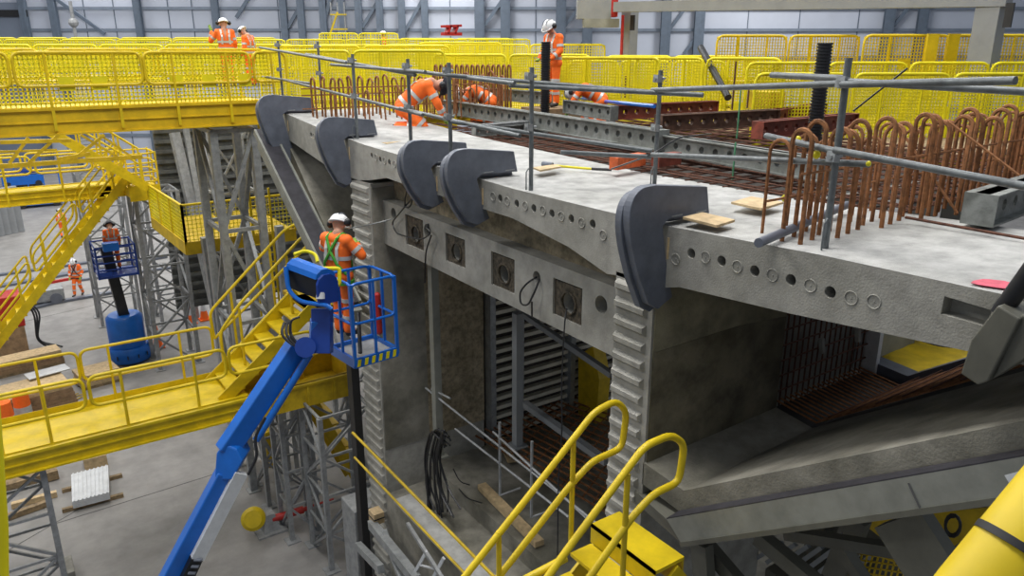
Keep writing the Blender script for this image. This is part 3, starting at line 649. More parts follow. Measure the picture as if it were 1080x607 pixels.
# plywood pads, hammer, strap
def pad(q, label, m='timber'):
    tag(MB().prism([P(x, y, 'z', 9.56) for x, y in q], (0, 0, .022)).build('plywood_pad', m), label, 'board')
pad([(720, 231), (741, 226), (775, 234), (756, 240)], 'pale plywood pad beside the arm of the large bracket')
pad([(771, 215), (792, 209), (826, 215), (803, 222)], 'pale plywood pad behind the first, near the lowest yellow cap')
pad([(395, 150), (408, 147), (424, 150), (408, 153)], 'pale plywood pad behind the bracket above the left web')
pad([(437, 141), (455, 139), (468, 142), (450, 144)], 'thin pale board in front of the kneeling worker')
pad([(562, 178), (585, 175), (592, 177), (570, 181)], 'thin pale board under the hammer head')
hm = thing('sledge_hammer', P(600, 176, 'z', 9.53), 'hammer with bright yellow handle lying on the deck', 'hammer')
a = P(577, 174, 'z', 9.56); b = P(624, 178, 'z', 9.53); c = P(645, 179, 'z', 9.53)
MB().tube([a, b], .016, 8).build('handle', 'ymesh', hm, True); MB().tube([b, c], .018, 8).build('grip', 'black', hm, True); MB().cyl(a+V((-.02, .07, .01)), a+V((.02, -.09, .01)), .034, n=8).build('head', 'bracket', hm)
def cable(pts, r, label, m='black', cat='cable', name='cable'):
    tag(MB().tube(soft(pts, .3, 5), r, 6).build(name, m, smooth=True), label, cat)
cable([P(645, 178, 'z', 9.6), P(668, 170, 'z', 9.75), P(690, 162, 'z', 9.9), P(715, 145, 'z', 10.1), P(750, 141, 'z', 10.0)], .01, 'black cable looping over the orange block to the middle post')
cable([P(900, 117, 'x', 9.5), P(957, 72, 'x', 9.5)], .012, 'dark cord slanting up to the yellow fence behind the hoops')
cable([P(573, 98, 'x', 13), P(600, 102, 'x', 12), P(640, 107, 'x', 10.5), P(690, 112, 'x', 9)], .035, 'blue hose lying across the grey beams', 'blue', 'hose', 'hose')

# ================================================================= CABLES IN THE SEGMENT
XD2 = XD-.03
cable([P(434, 195, 'x', 5.1), P(438, 205, 'x', 5.1), P(425, 220, 'x', 5.12), P(413, 235, 'x', 5.14), P(418, 246, 'x', 5.12), P(435, 251, 'x', 5.1), P(447, 252, 'x', 5.1), P(455, 245, 'x', 5.12), P(450, 240, 'x', 5.15), P(452, 236, 'x', 5.2)], .012, 'black cable looping from the left anchor to the duct right of it')
cable([P(431, 192, 'x', 4.995), P(427, 210, 'x', 5.08), P(427, 219, 'x', 5.1), P(433, 218, 'x', 5.1), P(436, 205, 'x', 5.1)], .012, 'short black cable loop hanging from the deck edge')
cable([P(455, 248, 'x', 5.12), P(449, 264, 'x', 5.12), P(448, 298, 'x', 5.12)], .012, 'black cable hanging straight below the left anchor')
cable([P(566, 292, 'x', 5.25), P(556, 298, 'x', 5.12), P(548, 308, 'x', 5.1), P(549, 321, 'x', 5.1), P(557, 322, 'x', 5.1), P(565, 305, 'x', 5.12), P(569, 294, 'x', 5.2)], .012, 'black cable loop hanging from the round duct of the diaphragm')
cable([P(561, 318, 'x', 5.12), P(561, 334, 'x', 5.12)], .012, 'short cable tail under the duct loop')
cable([P(598, 325, 'x', 5.2), P(596, 335, 'x', 5.1), P(594, 365, 'x', 5.1), P(592, 410, 'x', 5.1), P(593, 455, 'x', 5.1), P(589, 500, 'x', 5.1), P(588, 585, 'x', 5.1)], .009, 'long thin black cable hanging from the right anchor')
for i in range(15):
    x0 = 450+random.uniform(0, 24); x1 = x0+random.uniform(-4, 10); X_ = 5.42+random.uniform(-.05, .05)
    pts = [P(468+random.uniform(-4, 8), 462+random.uniform(-4, 10), 'x', X_), P(x0+4, 449+random.uniform(0, 5), 'x', X_), P(x0-4, 480, 'x', X_), P(x1-2, 515, 'x', X_), P(x1+random.uniform(-4, 14), 543+random.uniform(-12, 6), 'x', X_)]
    tag(MB().tube(soft(pts, .4, 7), .016, 6).build('cable', 'black', smooth=True), 'black cable in the hanging bundle in front of the base slab', 'cable', 'bundle of hanging black cables')
cable([P(478, 494, 'x', 5.85), P(485, 508, 'x', 5.8), P(495, 511, 'x', 5.8)], .01, 'short cable end curling right out of the hanging bundle')
cable([P(484, 515, 'x', 5.85), P(492, 525, 'x', 5.8), P(508, 530, 'x', 5.8)], .01, 'lower cable end curling right out of the hanging bundle')
cable([P(368, 241, 'x', 4.3), P(390, 237, 'x', 4.8), P(413, 231, 'x', 5.15)], .01, 'thin grey line from the basket worker to the duct', 'steel', 'line', 'line')
# scaffold inside the segment
ss = thing('inner_scaffold', (6.5, 8, 3.4), 'thin grey scaffold tubes and stanchions on the base slab between the webs', 'scaffold')
for a, b in (((449, 409), (640, 560)), ((480, 452), (600, 545)), ((520, 455), (645, 570)), ((455, 410), (475, 420))):
    MB().tube([P(*a, 'x', 5.6), P(*b, 'x', 5.6)], .018, 6).build('tube', 'towersteel', ss, True)
for x, y0, y1 in ((527, 445, 522), (561, 465, 545)):
    a = P(x, y0, 'x', 5.6); MB().tube([a, V((a.x, a.y, zat(a.x, a.y, y1)))], .022, 6).build('stanchion', 'towersteel', ss, True)
    MB().tube([V((a.x, a.y, zat(a.x, a.y, y1))), P(x+22, y1-8, 'x', 5.8)], .016, 6).build('foot_tube', 'towersteel', ss)
tag(MB().bar(P(508, 512, 'z', 3.7), P(569, 573, 'z', 3.7), .16, .1).build('timber_baulk', 'timber'), 'brown timber baulk lying on the base slab', 'timber')
tag(MB().bar(P(528, 462, 'z', 3.7), P(540, 486, 'z', 3.7), .16, .06).build('timber_baulk', 'timber'), 'small pale timber offcut near the inner scaffold', 'timber')
tag(MB().bar(P(484, 462, 'z', 3.69), P(520, 447, 'z', 3.69), .22, .1).build('blue_beam', 'bluedark'), 'dark blue steel channel lying beside the cables', 'beam')
tag(MB().prism([P(x, y, 'x', 9.5) for x, y in ((610, 375), (625, 365), (632, 400), (628, 450), (610, 455))], (.3, 0, 0)).build('form_bracket', 'yellow2'), 'dull yellow steel bracket in the dark behind the right web', 'bracket')
tag(MB().bar((4.9, 12.2, .3), (4.9, 12.2, 5.7), .22, .15).build('rubber_strip', 'dark'), 'tall black strip standing against the foot of the left web', 'post')
# ================================================================= WALKWAYS, STAIRS, TOWERS
def stairs(root, a, b, wv, n, m='yellow', depth=.28, string=True):
    a = Vector(a); b = Vector(b); wv = Vector(wv); d = b-a
    for i in range(n):
        p = a+d*(i/(n-1)) if n > 1 else a
        h = V((d.x, d.y, 0)).normalized()
        MB().add([p, p+wv, p+wv+h*depth, p+h*depth, p-V((0, 0, .04)), p+wv-V((0, 0, .04)), p+wv+h*depth-V((0, 0, .04)), p+h*depth-V((0, 0, .04))], [(0, 1, 2, 3), (7, 6, 5, 4), (0, 4, 5, 1), (1, 5, 6, 2), (2, 6, 7, 3), (3, 7, 4, 0)]).build('tread', m, root)
    if string:
        e = d.normalized()*.2
        for q in (V((0, 0, 0)), wv): MB().bar(a+q-e-V((0, 0, .08)), b+q+e-V((0, 0, .08)), .03, .26).build('stringer', m, root)
def tower(x0, y0, x1, y1, z0, z1, label, bay=1.3, leg=.09, br=.045, m='towersteel', plates=True):
    t = thing('lattice_tower', ((x0+x1)/2, (y0+y1)/2, z0), label, 'tower', 'grey lattice support towers')
    cs = [(x0, y0), (x1, y0), (x1, y1), (x0, y1)]
    for x, y in cs:
        MB().bar((x, y, z0), (x, y, z1), leg, leg).build('leg', m, t)
    n = max(1, round((z1-z0)/bay)); h = (z1-z0)/n
    for k in range(n):
        hb = MB()
        for i in range(4):
            a = cs[i]; b = cs[(i+1) % 4]; za = z0+k*h; zb = za+h
            br_ = MB().bar((*a, za), (*b, zb), br, br) if (k+i) % 2 else MB().bar((*b, za), (*a, zb), br, br)
            br_.build('diagonal_brace', m, t); hb.bar((*a, zb), (*b, zb), br, br)
        hb.build('horizontal_tie', m, t)
    if plates:
        for x, y in cs: MB().box((x-.16, y-.16, z0), (x+.16, y+.16, z0+.03)).build('base_plate', m, t)
    return t
def walkway(x0, x1, y0, y1, z, label, hb=.42, m='yellow', step=1.5):
    t = thing('access_walkway', ((x0+x1)/2, (y0+y1)/2, z-hb), label, 'walkway')
    MB().box((x0, y0+.03, z-.05), (x1, y1-.03, z)).build('deck_plate', m, t)
    for y, s in ((y0, -1), (y1, 1)):
        c = MB(); c.box((x0, y-.015, z-hb), (x1, y+.015, z+.03)); c.box((x0, min(y, y+s*.07), z-.02), (x1, max(y, y+s*.07), z+.03)); c.box((x0, min(y, y+s*.09), z-hb), (x1, max(y, y+s*.09), z-hb+.03))
        c.box((x0, min(y, y+s*.05), z-hb*.52), (x1, max(y, y+s*.05), z-hb*.52+.02)); c.build('edge_beam', m, t)
    x = x0+.4
    while x < x1: MB().box((x-.03, y0, z-.2), (x+.03, y1, z-.06)).build('cross_beam', m, t); x += 1.2
    return t
# --- lower walkway
ZL = 4.15
lw = walkway(-9, 3.7, 14.85, 16.35, ZL, 'yellow steel walkway crossing the lower left with hooped handrails', .38)
def hooprow(root, y, pxs, z, r=.03, posts=True, ztop=1.1, zb=.55, m='yellow'):
    for x0, x1, ps in pxs:
        a = P(x0, 400, 'y', y); a = V((solve_x(x0, y, z+ztop), y, z)); b = V((solve_x(x1, y, z+ztop), y, z))
        Z = V((0, 0, 1))
        MB().tube(loop_pts(a+Z*zb, b+Z*zb, b+Z*ztop, a+Z*ztop, .17), r, 8, True).build('guardrail_hoop', m, root, True)
        for p in ps:
            q = V((solve_x(p, y, z+ztop), y, z)); MB().tube([q-Z*.4+V((0, -.02, 0)), q+Z*ztop], r*.9, 8).build('guardrail_post', m, root, True)
            MB().bar(q-Z*.42+V((0, -.03, 0)), q+Z*.03+V((0, -.03, 0)), r*2.6, .06).build('post_shoe', m, root)
def solve_x(px, y, z):
    # world X on the line (y,z) that is seen in image column px
    lo, hi = -30., 60.
    for _ in range(60):
        mid = (lo+hi)/2; h = mid*math.sin(HEAD)+y*math.cos(HEAD); dz = z-ZC
        d = h*math.cos(PIT)-dz*math.sin(PIT); a = mid*math.cos(HEAD)-y*math.sin(HEAD)
        if d < .1 or 540+FOC*a/d < px: lo = mid
        else: hi = mid
    return (lo+hi)/2
hooprow(lw, 16.3, [(-240, -70, (-200, -120)), (-60, 80, (-20, 36)), (83, 222, (113, 188))], ZL, .03, ztop=1.2)
hooprow(lw, 14.95, [(-260, -90, (-200, -130)), (-80, 86, (-10, 43)), (92, 236, (126, 203)), (240, 330, (300,))], ZL, .032, ztop=1.14)
for y in (14.85, 16.35): MB().box((3.7, y-.03, ZL-.52), (6.05, y+.03, ZL+.03)).build('edge_beam', 'yellow2', lw); MB().box((3.7, y-.08, ZL-.02), (6.05, y+.06, ZL+.03)).build('edge_flange', 'yellow2', lw)  # duller yellow from here on puts the beam's shade into its colour
MB().box((3.7, 14.9, ZL-.5), (6.0, 16.3, ZL-.46)).build('lower_plate', 'yellow2', lw); MB().box((6.02, 14.85, ZL-.52), (6.05, 16.35, ZL+.03)).build('edge_beam', 'yellow2', lw)
for x in (4.3, 4.9, 5.5): MB().box((x-.03, 14.78, ZL-.5), (x+.03, 14.84, ZL+.0)).build('stiffener', 'yellow2', lw)
for y in (14.9, 16.3): MB().box((-9, y-.006, ZL), (3.3 if y > 16 else 3.7, y+.006, ZL+(.15 if y > 16 else .05))).build('toe_board', 'yellow', lw)
st = thing('access_stair', (4, 16, 4), 'yellow steel stair climbing from the lower walkway behind the blue lift basket', 'stair')
sa = P(241, 412, 'y', 15.1); sb = P(325, 326, 'y', 15.1)
stairs(st, sa, sb, (0, 1.1, 0), 7, depth=.34)
MB().tube(soft([P(236, 380, 'y', 15.7), P(232, 350, 'y', 15.7), P(253, 320, 'y', 15.7), P(320, 248, 'y', 15.7), P(336, 243, 'y', 15.7), P(342, 266, 'y', 15.7), P(330, 282, 'y', 15.7), P(245, 372, 'y', 15.7), P(236, 380, 'y', 15.7)], .15), .034, 8).build('handrail', 'yellow', st, True)
MB().tube(soft([P(226, 357, 'y', 16.7), P(221, 329, 'y', 16.7), P(300, 242, 'y', 16.7), P(314, 235, 'y', 16.7), P(329, 238, 'y', 16.7), P(331, 252, 'y', 16.7), P(321, 262, 'y', 16.7), P(226, 357, 'y', 16.7)], .15), .034, 8).build('handrail', 'yellow', st, True)
for x, y0, y1, Y in ((252, 325, 398, 15.7), (302, 270, 340, 15.7), (243, 308, 370, 16.7), (284, 262, 335, 16.7)):
    MB().tube([P(x, y0, 'y', Y), P(x+8, y1, 'y', Y)], .03, 8).build('handrail_post', 'yellow', st, True)
MB().box((sb.x, 15.1, sb.z-.1), (sb.x+1.1, 16.75, sb.z)).build('landing', 'yellow2', st)
MB().tube([P(372, 456, 'x', 4.75), P(535, 622, 'x', 4.75)], .025, 8).build('lower_rail', 'yellow2', st); MB().tube([P(374, 482, 'x', 4.75), P(505, 620, 'x', 4.75)], .022, 8).build('lower_rail', 'yellow2', st)
ls = thing('access_stair', (6, 15.8, 1), 'dull yellow stair flight dropping behind the lattice tower beside the black strip', 'stair')
a = P(318, 400, 'y', 16.2); b = P(378, 505, 'y', 16.2); stairs(ls, a, b, (0, .8, 0), 10, 'yellow2')
MB().tube([P(371, 392, 'y', 15.9), P(383, 505, 'y', 15.9)], .04, 8).build('corner_post', 'yellow2', ls)
# --- upper front walkway
ZU = 9.88
uw = walkway(-14, 5.75, 18.0, 20.2, ZU, 'long yellow walkway across the upper left with hooped rails and wire mesh', .5, m='yellow3')
hooprow(uw, 18.0, [(-400, -260, (-330,)), (-255, -115, (-180,)), (-110, 6, (-50,)), (11, 147, (45, 118)), (150, 262, (180, 237)), (266, 300, (285,))], ZU, .03, ztop=1.09, zb=.45)
meshgrid(MB(), (-14, 18.06, ZU+.02), (5.7, 18.06, ZU+.02), (-14, 18.06, ZU+1.05), .085, .019).build('wire_mesh', 'ymesh', uw)
meshgrid(MB(), (-14, 20.15, ZU+.02), (5.7, 20.15, ZU+.02), (-14, 20.15, ZU+1.1), .085, .022).build('wire_mesh', 'ymesh', uw)
hooprow(uw, 20.2, [(-60, 40, (0,)), (45, 160, (90,)), (165, 285, (200, 250))], ZU, .03, ztop=1.15)
MB().box((-14, 17.98, ZU), (5.7, 17.995, ZU+.05)).build('toe_board', 'yellow', uw)
for i, px in enumerate((70, 105, 186, 220, 258)):
    x = solve_x(px, 18.05, ZU+.5); MB().box((x-.14, 18.02, ZU+.35), (x+.14, 18.035, ZU+.62)).build('mesh_tab', 'ymesh', uw)
# --- freestanding mesh barriers at deck level: rows behind
def barrier_row(a, b, z, n, label, h=1.12, pitch=.075, wr=.011, m='ymesh', group='yellow mesh barriers around the deck', hoop_r=.03, step_gap=.04):
    a = Vector(a); b = Vector(b); names = label if isinstance(label, (list, tuple)) else ([label] if n == 1 else [['leftmost ', 'second from left ', 'third from left ', 'fourth from left ', 'fifth from left ', 'sixth from left '][i]+label for i in range(n)])
    for i in range(n):
        p = a.lerp(b, i/n); q = a.lerp(b, (i+1)/n); u = (q-p).normalized(); p = p+u*step_gap; q = q-u*step_gap
        p.z = q.z = 0; Z = V((0, 0, 1)); p += Z*z; q += Z*z
        t = thing('mesh_barrier', (p+q)/2, names[i], 'barrier', group)
        MB().tube(loop_pts(p+Z*.06, q+Z*.06, q+Z*h, p+Z*h, .18), hoop_r, 8, True).build('frame', m, t, True)
        meshgrid(MB(), p+Z*.1, q+Z*.1, p+Z*(h-.03), pitch, max(wr, pitch*.29)).build('wire_mesh', m, t)
        for f in (.3, .72): c = p.lerp(q, f); MB().bar(c, c+Z*(h-.02), hoop_r*1.6, hoop_r*1.2).build('upright', m, t)
        c = p.lerp(q, .5)+Z*.45; MB().bar(c-u*.14, c+u*.14, .02, .24).build('mesh_tab', m, t)
DECKS = []
def rowpx(px0, px1, d0, d1, ztop, n, label, **k):
    z = ztop-k.get('h', 1.12); DECKS.append((px0, px1, d0, d1, z)); barrier_row(WB(px0, d0), WB(px1, d1), z, n, label, **k)
G1 = 'yellow mesh barriers behind the deck'; 
rowpx(-40, 310, 26, 26, 11.18, 5, 'yellow mesh barrier of the second row behind the upper left walkway', group='second row of yellow barriers at left', pitch=.09, wr=.013)
rowpx(-60, 300, 32, 32, 11.42, 6, 'yellow mesh barrier of the third row behind the upper left walkway', group='third row of yellow barriers at left', pitch=.1, wr=.015)
rowpx(-40, 290, 39, 39, 11.6, 6, 'yellow mesh barrier of the farthest row behind the upper left walkway', group='farthest row of yellow barriers at left', pitch=.12, wr=.018)
rowpx(268, 470, 19.5, 19.5, 11.0, 2, ['yellow mesh barrier left of the far rebar behind the deck tip', 'yellow mesh barrier right behind the far rebar at the deck tip'], h=1.5, pitch=.07)
rowpx(285, 475, 23, 23, 11.13, 2, ['second yellow mesh barrier behind the left deck tip', 'second yellow mesh barrier behind the kneeling worker'], h=1.5)
rowpx(440, 530, 26, 26, 11.25, 1, 'yellow mesh barrier with a square corner at the end of the hooped bars', h=1.3)
rowpx(455, 625, 21, 19, 10.9, 2, ['yellow mesh barrier behind the arched hoops', 'yellow mesh barrier behind the upright worker'], h=1.4, pitch=.065)
rowpx(585, 700, 18, 17, 10.85, 1, 'yellow mesh barrier between the grey gantry leg and the upright worker', h=1.4, pitch=.065)
rowpx(670, 830, 18.5, 17, 10.84, 2, ['yellow mesh barrier right of the grey gantry leg', 'yellow mesh barrier behind the leaning smooth pipe'], h=1.5, pitch=.065)
rowpx(640, 790, 24, 22, 10.85, 2, 'yellow mesh barrier further back between the gantry leg and the leaning pipe', h=1.4, pitch=.08, group='further yellow barriers in the middle')
rowpx(800, 1120, 15, 15, 10.58, 3, ['yellow mesh barrier directly behind the near corrugated pipe', 'yellow mesh barrier behind the middle of the near rebar hoops', 'yellow mesh barrier behind the right end of the near rebar hoops'], h=1.4, pitch=.062)
rowpx(756, 910, 20, 20, 11.36, 2, ['upper yellow mesh barrier at the left end of the raised right row', 'upper yellow mesh barrier above the near corrugated pipe'], h=1.1, pitch=.07, wr=.009, m='yellow')
rowpx(912, 1100, 18.5, 18.5, 11.34, 2, ['upper yellow mesh barrier in front of the right gantry leg', 'upper yellow mesh barrier at the right photo edge'], h=1.1, pitch=.07, wr=.009, m='yellow')
rowpx(335, 420, 36, 36, 11.75, 2, 'small distant yellow barrier above the far scaffold posts', group='small distant yellow barriers', pitch=.12, wr=.02)
rowpx(420, 540, 38, 38, 11.55, 2, 'small distant yellow barrier left of the upright worker', group='distant yellow barriers in the centre', pitch=.12, wr=.02)
rowpx(330, 640, 29, 27, 11.2, 4, ['yellow mesh barrier of the back row above the far scaffold posts', 'yellow mesh barrier of the back row above the kneeling worker', 'yellow mesh barrier of the back row left of the upright worker', 'yellow mesh barrier of the back row right of the upright worker'], h=1.6, pitch=.09)
rowpx(300, 560, 34, 33, 11.45, 4, 'yellow mesh barrier of the farthest centre row', h=1.2, pitch=.1, group='farthest centre row of yellow barriers')
rowpx(790, 1140, 17, 17, 10.75, 4, 'yellow mesh barrier in the second row behind the rebar hoops', h=1.5, pitch=.07, group='second row of yellow barriers behind the hoops')
rowpx(600, 770, 20.5, 19.5, 10.75, 3, 'yellow mesh barrier in the second row right of the upright worker', h=1.5, pitch=.07, group='second row of barriers right of the upright worker')
dk = thing('access_walkway', WB(500, 25, 9), 'yellow walkway plates carrying the many rows of mesh barriers', 'walkway')
for px0, px1, d0, d1, z in DECKS:
    a, b = WB(px0, d0-.1, z), WB(px1, d1-.1, z); t3 = V((0, 0, .08)); MB().add([a, b, b+FW*1.0, a+FW*1.0, a-t3, b-t3, b+FW*1.0-t3, a+FW*1.0-t3], [(0, 1, 2, 3), (7, 6, 5, 4), (0, 4, 5, 1), (1, 5, 6, 2), (2, 6, 7, 3), (3, 7, 4, 0)]).build('deck_plate', 'yellow2', dk)
# yellow walkway mass under those barriers
yb = thing('access_walkway', (16, 15, 9), 'yellow walkway beams below the barriers behind the deck', 'walkway')
for a, b, z0, z1 in ((WB(262, 19.6), WB(480, 19.6), 9.1, 9.5), (WB(455, 21.1), WB(830, 17.2), 9.1, 9.45), (WB(795, 15.1), WB(1130, 15.1), 8.8, 9.15)):
    MB().bar(a+V((0, 0, (z0+z1)/2)), b+V((0, 0, (z0+z1)/2)), .12, z1-z0).build('edge_beam', 'yellow', yb)
for px0, px1, d, z in ((262, 480, 20.2, 9.5), (455, 800, 20.5, 9.45), (800, 1130, 16, 9.15)):
    a = WB(px0, d, z); b = WB(px1, d, z); MB().add([a, b, b+FW*7, a+FW*7, a-V((0, 0, .1)), b-V((0, 0, .1)), b+FW*7-V((0, 0, .1)), a+FW*7-V((0, 0, .1))], [(0, 1, 2, 3), (7, 6, 5, 4), (0, 4, 5, 1), (1, 5, 6, 2), (2, 6, 7, 3), (3, 7, 4, 0)]).build('deck_plate', 'yellow2', yb)
# upper right posts (wide yellow flats)
for px, lab in ((986, 'wide yellow post, left one of the pair at the upper right'), (1008, 'wide yellow post, right one of the pair at the upper right')):
    c = WB(px, 18.2); MB_ = MB().bar(c+V((0, 0, 9.9)), c+V((0, 0, 11.37)), .26, .08, up=FW); tag(MB_.build('yellow_post', 'yellow'), lab, 'post')
# --- far mesh platform below the upper walkway
fp = thing('access_platform', (6, 23, 5.3), 'yellow mesh sided platform hanging between the towers below the upper walkway', 'platform')
pa = P(196, 254, 'y', 22); pc = P(312, 246, 'y', 22); z0 = (pa.z+pc.z)/2; c0 = V((pa.x, 22, z0)); c1 = V((pc.x, 22, z0)); cL = V((pa.x-.1, 26.3, z0))
for a, b in ((c0, c1), (cL, c0)):
    meshgrid(MB(), a, b, a+V((0, 0, 1.1)), .11, .016).build('wire_mesh', 'ymesh', fp)
    MB().tube([a+V((0, 0, 1.1)), b+V((0, 0, 1.1))], .035, 8).build('top_rail', 'yellow', fp); MB().bar(a-V((0, 0, .12)), b-V((0, 0, .12)), .08, .36).build('edge_beam', 'yellow2', fp)
    for k in range(4): q = a.lerp(b, k/3); MB().bar(q, q+V((0, 0, 1.12)), .06, .06).build('post', 'yellow', fp)
MB().box((c0.x, 22, z0-.1), (c1.x, 26, z0)).build('deck_plate', 'yellow2', fp)
yl = thing('ladder', (6.4, 21.6, 0), 'yellow caged ladder below the mesh sided platform', 'ladder')
la_ = P(262, 200, 'y', 21.5); lb_ = P(283, 198, 'y', 21.5)
for q in (la_, lb_): MB().bar((q.x, 21.5, 1.2), (q.x, 21.5, q.z), .05, .05).build('stile', 'yellow', yl)
for k in range(20): z = 1.5+k*.28; MB().bar((la_.x, 21.5, z), (lb_.x, 21.5, z), .035, .035).build('rung', 'yellow', yl)
# --- mid left walkway and stairs
mw = walkway(-12, 4.3, 28.2, 29.1, 6.75, 'yellow walkway in the middle left seen under the upper one', .4)
hooprow(mw, 28.2, [(-60, 30, (0,)), (35, 95, (60,)), (98, 128, (112,))], 6.75, .035)
hooprow(mw, 29.1, [(-60, 20, (0,)), (25, 90, (60,)), (93, 125, (105,))], 6.75, .035)
lp = thing('access_platform', (4.3, 27, 6.4), 'small yellow landing platform with cage rails above the blue mast lift', 'platform')
pa = P(135, 190, 'y', 26.9); px1 = P(167, 188, 'y', 26.9)
MB().box((pa.x, 26.9, 6.45), (px1.x, 28.3, 6.75)).build('deck_plate', 'yellow', lp); MB().box((pa.x-.02, 26.86, 6.35), (px1.x+.02, 26.9, 6.85)).build('edge_beam', 'yellow', lp)
for k in range(4):
    z = 6.95+k*.3; MB().tube(soft([(pa.x, 26.9, z), (px1.x, 26.9, z), (px1.x, 28.3, z), (pa.x, 28.3, z)], .25), .03, 6).build('guardrail', 'yellow', lp, True)
for x, y in ((pa.x, 26.9), ((pa.x+px1.x)/2, 26.9), (px1.x, 26.95), (px1.x, 27.7), (px1.x, 28.3)): MB().bar((x, y, 6.7), (x, y, 7.9), .05, .05).build('guardrail_post', 'yellow', lp)
s1 = thing('access_stair', (2, 27, 0), 'long yellow stair descending to the lower left from the small landing', 'stair')
a = P(133, 186, 'y', 27.2); b = P(-12, 372, 'y', 27.2); stairs(s1, b, a, (0, 1.0, 0), 16)
for Y, dx in ((27.2, 0), (28.2, 3)):
    for i in range(3):
        t0, t1 = i/3+.02, (i+1)/3-.01; aa = V((a.x, Y, a.z)); bb = V((b.x, Y, b.z)); q0 = bb.lerp(aa, t0); q1 = bb.lerp(aa, t1); Z = V((0, 0, 1))
        MB().tube(loop_pts(q0+Z*.5, q1+Z*.5, q1+Z*1.1, q0+Z*1.1, .2), .035, 6, True).build('handrail', 'yellow', s1, True)
        for f in (.25, .75): q = q0.lerp(q1, f); MB().bar(q, q+Z*1.1, .06, .06).build('handrail_post', 'yellow', s1)
s2 = thing('access_stair', (3, 26, 8), 'yellow stair flight dropping right from the upper walkway to the small landing', 'stair')
a = P(62, 142, 'y', 26.0); b = P(150, 196, 'y', 26.6); b = P(150, 192, 'y', 26.0); stairs(s2, b, a, (0, .9, 0), 11)
for Y in (26.0, 26.9):
    aa = V((a.x, Y, a.z)); bb = V((b.x, Y, b.z)); MB().tube([aa+V((0, 0, 1.05)), bb+V((0, 0, 1.05))], .035, 6).build('handrail', 'yellow', s2); MB().tube([aa+V((0, 0, .55)), bb+V((0, 0, .55))], .03, 6).build('handrail', 'yellow', s2)
    for k in range(5): q = aa.lerp(bb, k/4); MB().bar(q, q+V((0, 0, 1.05)), .05, .05).build('handrail_post', 'yellow', s2)
# second flight further back, upper walkway bracing
s3 = thing('walkway_bracing', (1, 24, 8.4), 'yellow zigzag bracing and beam under the upper left walkway', 'bracing')
for (x0, y0), (x1, y1), w_ in (((-10, 176), (150, 165), .12), ((0, 150), (75, 148), .1), ((10, 172), (30, 145), .08), ((30, 172), (62, 142), .08), ((75, 170), (110, 142), .08), ((85, 142), (128, 168), .07), ((105, 142), (140, 166), .06), ((-5, 160), (60, 158), .06), ((60, 168), (95, 162), .1)):
    MB().bar(P(x0, y0, 'y', 24.5), P(x1, y1, 'y', 24.5), w_, w_).build('brace', 'yellow2', s3)
# --- towers
def tpos(px, py, z): p = P(px, py, 'z', z); return p
q = P(68, 607, 'y', 14.95); tower(q.x-1.25, 14.95, q.x-.0, 16.2, 0, 3.72, 'lattice tower in the bottom left corner under the lower walkway', 1.0, .1, .05)
q = P(352, 600, 'y', 14.9); tower(4.8, 13.95, 5.9, 15.1, 0, 3.72, 'lattice tower under the right end of the lower walkway beside the black strip', .9, .1, .05)
tower(4.45, 15.5, 5.1, 16.25, 0, 3.6, 'lattice tower under the middle of the lower walkway behind the blue boom', 1.0, .1, .05)
tower(4.45, 17.2, 5.6, 18.4, 0, 3.8, 'lattice tower behind the yellow hoist motor', 1.1, .1, .05)
tower(3.95, 28.0, 5.3, 29.4, 0, 6.4, 'lattice tower under the small yellow landing', 1.2, .13, .07)
a = P(224, 139, 'z', 9.25); b = P(265, 136, 'z', 9.25)
tower(a.x, a.y, b.x, a.y+1.5, 0, 9.25, 'tall lattice tower under the upper walkway, in front of the ribbed form', 2.3, .17, .09, m='steel')
tower(5.9, 25.2, 7.2, 26.4, 0, 8.8, 'lattice tower standing behind the tall one and the caged ladder', 2.0, .14, .07)
tower(2.9, 34.2, 4.4, 35.7, 0, 7.5, 'distant lattice tower behind the blue mast lift', 1.3, .12, .06)
tower(5.0, 33, 6.4, 34.4, 0, 6.5, 'distant lattice tower to the right of the blue mast lift', 1.3, .12, .06)
tower(7.6, 19.3, 8.8, 20.5, 0, 8.9, 'lattice tower beside the left sloping strut formwork', 1.8, .13, .07)
# ribbed form behind
a = P(160, 132, 'y', 30); b = P(300, 132, 'y', 30)
bigf = thing('ribbed_form_panel', ((a.x+b.x)/2, 30, 1.5), 'dark steel form wall with horizontal ribs behind the left towers', 'formwork')
MB().box((a.x, 30.0, 1.5), (b.x+1.5, 30.15, a.z+.3)).build('form_sheet', 'rib', bigf)
z = 1.7
while z < a.z+.2: MB().box((a.x, 29.82, z), (b.x+1.5, 30.0, z+.12)).build('rib', 'rib', bigf); z += .36
for (x0, y0), (x1, y1), w_, dd in (((184, 140), (204, 240), .32, 28.8), ((196, 136), (212, 232), .16, 28.6), ((206, 240), (222, 330), .36, 24), ((299, 160), (290, 270), .12, 24), ((213, 200), (275, 150), .12, 27)):
    pass
rk = [((184, 140), (204, 225), .32, 'wide grey raking prop in front of the ribbed form wall'), ((196, 136), (211, 222), .18, 'narrow grey raking prop in front of the ribbed form wall')]
for p0, p1, w_, lab in rk:
    A_ = P(*p0, 'y', 28.6); B_ = P(*p1, 'y', 28.0); d_ = (B_-A_); B_ = A_+d_*((A_.z-.0)/(A_.z-B_.z)); tag(MB().bar(B_, A_, w_, .2).build('raking_prop', 'towersteel'), lab, 'prop')
q0 = P(216, 250, 'y', 21.8); q1 = P(232, 345, 'y', 21.8); q1 = V((q0.x+.12, 21.8, 0)); tag(MB().bar(q1, q0, .26, .2).build('steel_column', 'steel'), 'light grey box column under the mesh sided platform', 'column')
